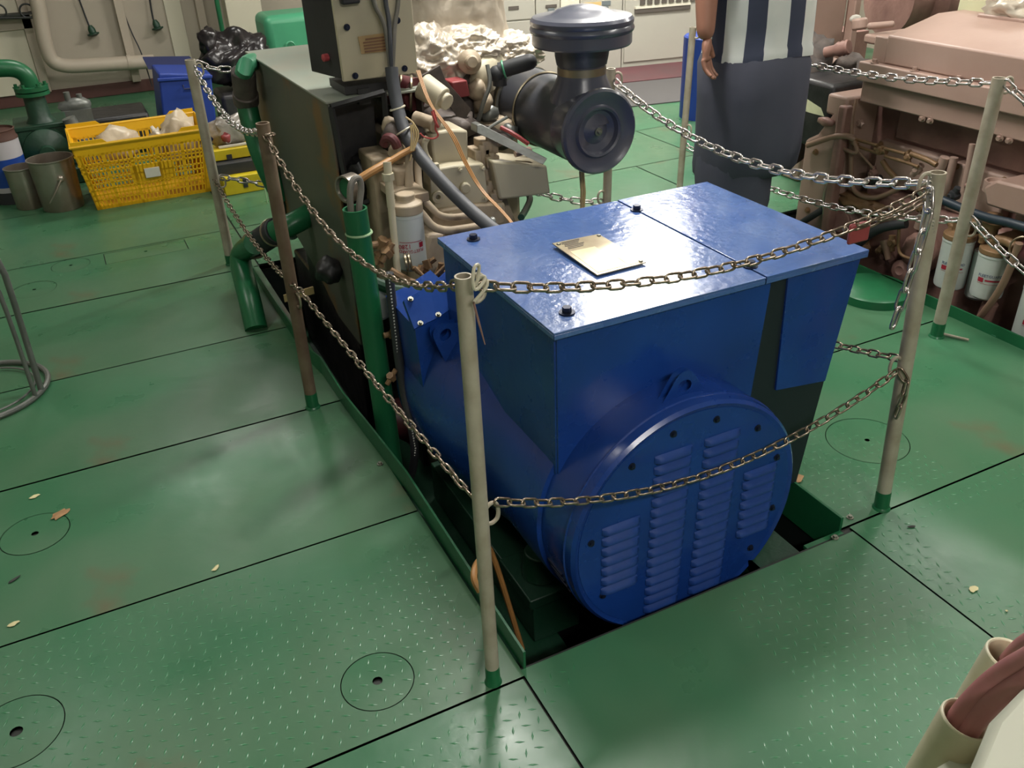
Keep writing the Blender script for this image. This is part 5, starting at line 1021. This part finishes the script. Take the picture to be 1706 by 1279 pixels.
# trousers, very baggy over the hips, one continuous mesh down to both cuffs
loft('trousers', [(px+.01, py, .96, .225, .15), (px+.01, py, .90, .246, .175), (px+.01, py, .78, .240, .185), (px+.012, py, .66, .236, .19), (px+.015, py, .56, .232, .19), (px+.015, py+.01, .49, .226, .19), (px+.01, py+.02, .45, .215, .17), (px+.0, py+.02, .43, .20, .12)], 'trousers', 48, .06)
loft('trouser_leg', [(px-.05, py, .62, .16, .15), (px-.05, py, .45, .165, .15), (px-.04, py, .34, .165, .14), (px-.05, py, .2, .15, .12), (px-.075, py+.01, .08, .12, .11)], 'trousers', 40, .07)
loft('trouser_leg', [(px+.07, py+.12, .62, .11, .12), (px+.03, py+.14, .45, .085, .11), (px+.0, py+.15, .30, .075, .10), (px+.0, py+.16, .09, .075, .10)], 'trousers', 36, .07)
for s, yy in ((-1, .10), (1, .24)):
    bm = B(); blob(bm, (px+s*.085-.02*s, py+yy, .045), (.048, .135, .045), 3)
    for v in bm.verts:
        if v.co.z < .0: v.co.z = 0
    obj('shoe', bm, 'rubber', pe, sharp=2)

# ================================================================ CLUTTER by the back wall
# yellow ventilated crate
cr = thing('crate', 'yellow ventilated plastic crate holding plastic wraps, on the deck by the green pump', 'crate', (.3, 5.6, 0))
X0, X1, Y0, Y1, H, FL = -.035, .60, 5.42, 5.80, .375, .045
def cwall(ax, a0, a1, at_, lean, name, rows_, n, blank=None, top=None):
    """slotted crate wall: rails and uprights. ax 'x': runs along x at y=at_"""
    bm = B()
    def bar(u0, u1, z0, z1, t=.006):
        for (uu0, uu1) in ((u0, u1),):
            k0, k1 = lean*z0/H, lean*z1/H; s0 = FL*z0/H; s1 = FL*z1/H
            def pnt(u, z, o_):
                e = (u-(a0+a1)/2)/((a1-a0)/2)*FL*z/H
                return (u+e, at_+lean*z/H+o_, z) if ax == 'x' else (at_+lean*z/H+o_, u+e, z)
            prism(bm, [pnt(uu0, z0, 0), pnt(uu1, z0, 0), pnt(uu1, z1, 0), pnt(uu0, z1, 0)], (0, t, 0) if ax == 'x' else (t, 0, 0))
    bar(a0, a1, 0, .02); bar(a0, a1, H-.05, H); bar(a0-.004, a1+.004, H-.062, H-.05, .012); bar(a0-.004, a1+.004, H-.115, H-.105, .012); bar(a0-.002, a1+.002, .215, .225, .010); bar(a0-.002, a1+.002, .11, .12, .010)
    for z in (.055, .085, .15, .18, .245): bar(a0, a1, z-.004, z+.004)
    for i in range(n+1):
        u = a0+(a1-a0)*i/n; wd = .009 if i % 6 == 0 else .0035; wd = .03 if i in (0, n) else wd
        bar(max(a0, u-wd), min(a1, u+wd), .0, H-.05)
    if blank: bar(*blank, .125, .215)
    obj(name, bm, 'yellow', cr)
cwall('x', X0, X1, Y0, -FL, 'front_wall', 0, 30, (.20, .42)); cwall('x', X0, X1, Y1, FL, 'back_wall', 0, 30)
cwall('y', Y0, Y1, X0, -FL, 'side_wall', 0, 20); cwall('y', Y0, Y1, X1, FL, 'side_wall', 0, 20)
bm = B()
for yy in (Y0-FL-.008, Y1+FL+.002):
    for (u0, u1) in ((X0-FL, X0+.12), (X1-.12, X1+FL)): prism(bm, [(u0, yy, H), (u1+(.03 if u0 < .2 else 0), yy, H), (u1, yy, H+.028), (u0+(.0 if u0 < .2 else .03), yy, H+.028)], (0, .007, 0))
obj('raised_corner', bm, 'yellow', cr)
bm = B(); box(bm, X0, X1, Y0, Y1, .0, .012); obj('base', bm, 'yellow', cr, bevel=.003)
bm = B(); tube(bm, [(X0-FL-.005, Y0-FL-.005, H), (X1+FL+.005, Y0-FL-.005, H), (X1+FL+.005, Y1+FL+.005, H), (X0-FL-.005, Y1+FL+.005, H)], .009, 6, closed=True); obj('rim', bm, 'yellow', cr)
bm = B(); box(bm, .262, .345, Y0-.030, Y0-.020, .145, .20); obj('label_sticker', bm, 'paper', cr, label='white paper sticker', bevel=.002)
bm = B(); blob(bm, (.17, 5.6, .31), (.12, .11, .10), 3, .3, 5, 3); tag(obj('plastic_wrap', bm, 'plastic_bag', sharp=2), 'crumpled clear brown plastic wrap in the middle of the yellow crate', 'wrap')
bm = B(); blob(bm, (.52, 5.62, .29), (.11, .12, .15), 3, .4, 5, 6); tag(obj('plastic_bag', bm, 'plastic_bag', sharp=2), 'beige plastic bag bulging out of the right end of the yellow crate', 'bag')
bm = B(); blob(bm, (.39, 5.58, .30), (.05, .08, .07), 3, .8, 6, 9); tag(obj('foil_scrap', bm, 'foil', sharp=2), 'shiny crumpled foil between the wraps in the yellow crate', 'foil')
# steel pail and pot
def pail(name, label, x, y, r, h, mt='steel', bail=True):
    t = thing(name, label, 'bucket', (x, y, 0)); bm = B(); lathe(bm, (x, y, 0), (0, 0, 1), [(r*.9, 0), (r*.93, .01), (r, h-.01), (r*1.04, h-.006), (r*1.04, h), (r*.97, h), (r*.9, .02), (0, .02)], 36); obj('body', bm, mt, t)
    if bail:
        ex = V((x+.03, y-r*.98, h*.66)); bm = B(); lathe(bm, ex, (0, -1, 0), [(.018, -.01), (.018, .01), (.01, .016), (0, .016)], 14); obj('bail_ear', bm, 'steel', t)
        bm = B(); tube(bm, [ex+V((0, -.012, 0)), ex+V((-.05, -.03, -.07)), ex+V((-.09, -.02, -.12))], .005, 8, smooth=1); obj('bail', bm, 'steel', t)
    return t
pail('bucket', 'dull stainless steel pail with a wire handle, beside the yellow crate', -.205, 5.60, .12, .29)
pail('bucket', 'smaller grey metal pot behind the steel pail at the left', -.375, 5.72, .085, .235, 'steel', False)
# paint can
pc = thing('paint_can', 'blue and white paint tin with a rusty lid at the left edge', 'can', (-.46, 5.9, 0)); x, y = -.455, 5.92
for z0, z1, m_, n_ in ((0, .07, 'rubber', 'dark_base'), (.07, .10, 'can_white', 'label_band'), (.10, .26, 'can_blue', 'label_band'), (.26, .36, 'can_white', 'label_band')):
    bm = B(); lathe(bm, (x, y, z0), (0, 0, 1), [(.11, 0), (.11, z1-z0)], 32); obj(n_, bm, m_, pc)
bm = B(); lathe(bm, (x, y, .36), (0, 0, 1), [(.112, 0), (.112, .008), (.104, .02), (.104, .05), (.108, .055), (.10, .058), (.098, .045), (0, .045)], 32); obj('lid', bm, 'rust', pc)
# green pump
pu = thing('water_pump', 'green cast water pump with a flanged pipe rising to the left, behind the steel pail', 'pump', (-.22, 6.25, 0))
bm = B(); box(bm, -.37, -.07, 6.1, 6.4, .10, .37); obj('casing', bm, 'green_dark', pu, bevel=.03, seg=3)
bm = B(); box(bm, -.37, -.07, 6.09, 6.4, .345, .372); obj('casing_lid', bm, 'green_dark', pu, bevel=.005)
bm = B(); lathe(bm, (-.22, 6.10, .22), (0, -1, 0), [(.13, 0), (.13, .03), (.10, .05), (.045, .07), (.045, .13), (0, .135)], 28); obj('end_bell', bm, 'green_dark', pu)
bm = B(); box(bm, -.40, -.02, 6.05, 6.45, 0, .10); obj('base', bm, 'green_dark', pu, bevel=.01)
bm = B(); lathe(bm, (-.21, 6.2, .372), (0, 0, 1), [(.085, 0), (.065, .03), (.06, .16)], 24); obj('discharge_neck', bm, 'green_dark', pu)
bm = B(); lathe(bm, (-.21, 6.2, .53), (0, 0, 1), [(.095, 0), (.095, .02), (.06, .021), (.06, .026), (.095, .027), (.095, .05)], 24); obj('flange', bm, 'green', pu)
for k in range(6): a = k*1.047; bm = B(); hexbolt(bm, (-.21+.08*math.cos(a), 6.2+.08*math.sin(a), .58), (0, 0, 1), .011, .016); obj('flange_bolt', bm, 'green', pu)
bm = B(); tube(bm, [(-.21, 6.2, .58), (-.21, 6.2, .64), (-.26, 6.2, .69), (-.36, 6.2, .70), (-.9, 6.2, .72)], .05, 20, smooth=3); obj('pipe', bm, 'green', pu, sharp=1)
bm = B(); cyl(bm, (-.055, 6.05, .40), (-.01, 6.05, .22), .04, seg=18); obj('motor_stub', bm, 'pewter', pu)
bm = B(); box(bm, -.05, .44, 6.6, 7.0, 0, .26); tag(obj('dark_chest', bm, 'near_black', bevel=.02), 'low dark chest on the deck between the yellow crate and the wall', 'chest')
for i in range(4):
    p = [(-.02, 6.3, .45), (.03, 6.32, .44), (.0, 6.35, .40), (.06, 6.35, .41)][i]
bm = B(); cyl(bm, (-.03, 6.5, .40), (-.03, 6.5, .47), .02, seg=10); cyl(bm, (.04, 6.5, .38), (.04, 6.5, .45), .018, seg=10); blob(bm, (0, 6.5, .38), (.10, .05, .05), 2, .3, 5, 5); box(bm, -.09, .09, 6.45, 6.55, 0, .36); tag(obj('valve_cluster', bm, 'pewter', sharp=1), 'small grey valve cluster behind the green pump', 'valve')
# blue bin with navy lid folded back
bb = thing('blue_bin', 'blue storage bin with its navy lid tipped back, behind the yellow crate', 'bin', (.73, 6.8, 0))
bm = B(); prism(bm, [(.50, 6.6, 0), (.86, 6.6, 0), (.90, 6.6, .46), (.56, 6.6, .50)], (0, .4, 0)); obj('body', bm, 'bin_blue', bb, bevel=.012)
bm = B(); prism(bm, [(.53, 6.95, .475), (.88, 6.95, .45), (.84, 7.08, .50), (.52, 7.08, .53)], (0, .02, .012)); obj('lid', bm, 'bin_navy', bb, bevel=.004)
bm = B(); prism(bm, [(.545, 6.585, .47), (.905, 6.585, .45), (.90, 6.585, .43), (.54, 6.585, .45)], (0, .03, 0)); obj('rim', bm, 'bin_blue', bb, bevel=.004)
bm = B(); tube(bm, [(.70, 6.59, .41), (.70, 6.575, .385), (.82, 6.575, .38), (.82, 6.59, .40)], .006, 6); obj('handle', bm, 'bin_navy', bb)
bm = B(); box(bm, .82, .93, 6.42, 6.58, 0, .14); tag(obj('light_blue_box', bm, 'bin_blue', bevel=.01), 'small light blue box at the right foot of the blue bin', 'box')
bm = B(); blob(bm, (1.17, 7.15, .46), (.25, .18, .19), 4, .5, 4, 2); blob(bm, (1.0, 7.12, .60), (.07, .06, .09), 3, .5, 4, 9); blob(bm, (1.3, 7.1, .42), (.14, .14, .13), 3, .5, 4, 7)
tag(obj('refuse_bag', bm, 'black_bag', sharp=2), 'shiny black plastic refuse bag heaped behind the blue bin', 'bag')
bm = B(); box(bm, .98, 1.5, 6.92, 7.3, 0, .24); tag(obj('dark_drum', bm, 'near_black', bevel=.03), 'dark box under the black refuse bag', 'box')
# yellow toolbox, open
tb = thing('toolbox', 'open yellow cantilever toolbox on the deck between the crate and the green pipe', 'toolbox', (.80, 5.37, 0))
bm = B(); box(bm, .665, .925, 5.27, 5.46, 0, .105); obj('body', bm, 'yellow_box', tb, bevel=.004)
bm = B(); box(bm, .655, .91, 5.33, 5.50, .105, .17); obj('inner_tray', bm, 'rubber', tb, bevel=.003)
bm = B(); box(bm, .62, .885, 5.40, 5.56, .175, .235); obj('lid', bm, 'yellow_box', tb, bevel=.004)
bm = B(); box(bm, .73, .76, 5.394, 5.40, .175, .205); obj('latch', bm, 'rubber', tb); bm = B(); box(bm, .775, .80, 5.262, 5.27, .035, .085); obj('latch', bm, 'rubber', tb)
bm = B(); box(bm, .70, .90, 5.43, 5.45, .237, .25); tag(obj('white_bar', bm, 'paper', bevel=.002), 'short white bar lying on the lid of the yellow toolbox', 'bar')
bm = B(); blob(bm, (.78, 5.50, .31), (.10, .05, .085), 3, .8, 5, 4); tag(obj('clear_bag', bm, 'clear_bag', sharp=2), 'clear plastic bag with a red patch heaped on the yellow toolbox', 'bag')
bm = B(); blob(bm, (.755, 5.455, .29), (.028, .02, .028), 2, .5, 5, 8); tag(obj('red_packet', bm, 'red', sharp=2), 'small red packet in the clear bag on the toolbox', 'packet')
bm = B(); prism(bm, [(0.83, 5.0, 0.233), (0.885, 5.0, 0.261), (0.889, 5.0, 0.186), (0.841, 5.0, 0.183)], (0, .004, 0)); cyl(bm, (0.848, 5.003, 0.181), ((0.848, 5.0, 0.182)[0], 5.0, 0), .004, seg=6); tag(obj('paper_tag', bm, 'pale_green'), 'pale green card tag standing beside the yellow toolbox', 'card')
# green storage tank and column near the wall
bm = B(); box(bm, 1.46, 2.05, 7.3, 7.7, .40, .70); tk = obj('tank', bm, 'green_light', bevel=.06, seg=4); tag(tk, 'rounded light green tank behind the cream control box', 'tank')
bm = B(); ring(bm, (1.63, 7.285, .47), (0, 1, 0), .035, .007, 20, 6); obj('drain_ring', bm, 'green_light', tk)
bm = B(); box(bm, 1.48, 1.54, 7.35, 7.41, 0, .40); box(bm, 1.95, 2.0, 7.35, 7.41, 0, .40); obj('leg', bm, 'green', tk)
bm = B(); box(bm, 1.36, 1.66, 8.3, 8.5, 0, CEIL-.01); tag(obj('wall_column', bm, 'wall_cream', bevel=.005), 'cream column rising behind the light green tank', 'column')
bm = B(); cyl(bm, (1.28, 8.2, 0), (1.28, 8.2, CEIL-.01), .02, seg=12); tag(obj('green_conduit', bm, 'green'), 'thin green vertical conduit at the left of the cream column', 'conduit')
# pipes and plugs on the wall
wp = thing('wall_pipe', 'pale painted pipe running down the back wall and turning right above the pump', 'pipe', (-.07, 8.6, .27))
bm = B(); tube(bm, [(-.02, 8.62, CEIL-.005), (-.05, 8.62, .85), (-.09, 8.6, .55), (-.09, 8.6, .40), (-.06, 8.6, .34), (.02, 8.6, .31), (.12, 8.6, .30), (.72, 8.6, .27)], .058, 20, smooth=2); obj('pipe', bm, 'wall_rib', wp, sharp=1)
bm = B(); lathe(bm, (.50, 8.6, .285), (1, 0, -.05), [(.064, 0), (.064, .03)], 20); obj('pipe_collar', bm, 'wall_rib', wp)
for lab, (x, z, xt) in (('left dark hanging plug on a thin cable against the wall', (.285, .56, .25)), ('right dark hanging plug on a thin cable against the wall', (.81, .555, .82))):
    t = thing('hanging_plug', lab, 'plug', (x, 8.74, z)); bm = B(); tube(bm, [(xt, 8.76, CEIL-.01), (xt, 8.76, z+.3), (x-.01, 8.76, z+.05), (x, 8.75, z)], .008, 6, smooth=1); obj('cable', bm, 'rubber', t)
    bm = B(); lathe(bm, (x, 8.74, z+.03), (.15, -.1, -1), [(.015, 0), (.03, .03), (.03, .06), (.05, .065), (.05, .075), (.02, .09), (0, .09)], 14); obj('plug_body', bm, 'green_dark', t)
bm = B(); tube(bm, [(.55, 8.77, CEIL-.01), (.56, 8.77, .8), (.60, 8.77, .5), (.64, 8.68, .34), (.66, 8.68, .05)], .006, 6, smooth=2); tag(obj('wall_cable', bm, 'rubber'), 'thin dark cable running down the wall between the two hanging plugs', 'cable')
# scrolled dark rail at the top left
sr = thing('scroll_rail', 'dark wrought rail with two ring scrolls at the top left corner of the wall', 'rail', (-0.274, 8.6, 0.724))
a, b2 = V((-0.531, 8.62, 0.732)), V((-0.125, 8.62, 0.703)); bm = B(); tube(bm, [a, b2], .010, 8); obj('bar', bm, 'strip_dark', sr)
bm = B(); box(bm, a.x-.3, b2.x, 8.62, 8.76, a.z-.006, a.z+.006); obj('fixing', bm, 'strip_dark', sr)
for c in ((-0.356, 8.62, 0.769), (-0.154, 8.62, 0.756)): bm = B(); ring(bm, c, (0, 1, 0), .052, .008, 24, 6); obj('ring_scroll', bm, 'strip_dark', sr)
# ================================================================ wire stand at the left edge
ws = thing('wire_stand', 'thin metal tube stand with a round wire hoop base at the left edge', 'stand', (-.55, 3.38, 0))
bm = B(); ring(bm, (-.585, 3.37, .012), (0, 0, 1), .235, .010, 64, 8); obj('base_hoop', bm, 'pewter', ws)
bm = B(); ring(bm, (-.585, 3.37, .012), (0, 0, 1), .19, .004, 64, 6); obj('inner_hoop', bm, 'pewter', ws)
bm = B(); tube(bm, [(-.375, 3.27, .012), (-.365, 3.28, .3), (-0.357, 3.25, 0.532), (-.43, 3.3, .75)], .011, 10, smooth=1); obj('upright', bm, 'pewter', ws, sharp=1)
bm = B(); tube(bm, [(-.395, 3.23, .012), (-.39, 3.24, .3), (-0.394, 3.25, 0.457), (-.45, 3.28, .75)], .008, 10, smooth=1); obj('upright', bm, 'pewter', ws, sharp=1)
# ================================================================ cream conduits with pink hoses, bottom right
def stub(lab, c, ax, r, L=.7):
    t = thing('conduit_stub', lab, 'pipe', c); c = V(c); ax = V(ax).normalized(); bm = B(); pipe_open(bm, c-ax*L, c, r, r*.86, 32, .1); obj('pipe', bm, 'cream_pipe', t, bevel=.002); return t
c1 = (0.712, 0.368, 0.775); c2 = (0.872, 0.425, 0.735)
ax = V((0.712, 0.368, 0.775))-V((0.699, 0.377, 0.674))
stub('near open-ended cream conduit pipe with pink hoses entering it, bottom right', c1, ax, .0285); stub('farther open-ended cream conduit pipe at the right edge, behind the pink hoses', c2, ax, .031)
axn = ax.normalized()
for k, (lab, u0, u1) in enumerate((('upper of the two pink hoses curving into the near cream conduit', ((0.707, 0.375, 0.774), (0.715, 0.369, 0.807), (0.723, 0.356, 0.851), (0.72, 0.328, 0.91)), .0), ('lower of the two pink hoses curving into the near cream conduit', ((0.711, 0.362, 0.779), (0.716, 0.354, 0.815), (0.719, 0.338, 0.854), (0.714, 0.312, 0.911)), .0))):
    pts = [V(u0[0])-axn*.08, V(u0[0])-axn*.01]+[V(p) for p in u0[1:]]; pts.append(pts[-1]+(pts[-1]-pts[-2])*1.5)
    bm = B(); tube(bm, pts, .0125, 14, smooth=2); tag(obj('pink_hose', bm, 'pink_hose', sharp=1), lab, 'hose', 'pink hoses at the bottom right')
bm = B(); tube(bm, [V(c2)-axn*.05, V(c2)+V((.01, 0, 0)), V((0.83, 0.384, 0.823)), V((0.823, 0.353, 0.878))], .014, 12, smooth=2); tag(obj('pink_hose', bm, 'pink_hose', sharp=1), 'third pink hose entering the farther cream conduit', 'hose', 'pink hoses at the bottom right')
p = [V(q) for q in ((0.606, 0.297, 0.835), (0.659, 0.32, 0.861), (0.704, 0.321, 0.891), (0.725, 0.246, 0.956), (0.619, 0.16, 0.897), (0.558, 0.238, 0.83))]
fwd = V((0.843, 0.377, 0.685))-V((0.648, 0.29, 0.896))
bm = B(); prism(bm, p, V((.06, .03, -.30))); wb = thing('white_box', 'pale cream machine casing corner at the bottom right, beside the conduits', 'box', tuple(p[0]+V((0, 0, -.3)))); obj('casing', bm, 'white_box', wb, bevel=.012, seg=3)
bm = B(); x, y, z = p[0]; box(bm, x+.05, x+.10, y+.02, y+.06, 0, z-.1); obj('pedestal', bm, 'white_box', wb)
# blue drum glimpsed past the hand
bm = B(); lathe(bm, ((4.093, 5.09, 0.0)[0], (4.093, 5.09, 0.0)[1]+.15, 0), (0, 0, 1), [(.17, 0), (.17, .55), (.16, .56), (0, .56)], 28); tag(obj('blue_drum', bm, 'bin_blue'), 'blue drum standing on the deck beyond the slim far post', 'drum')
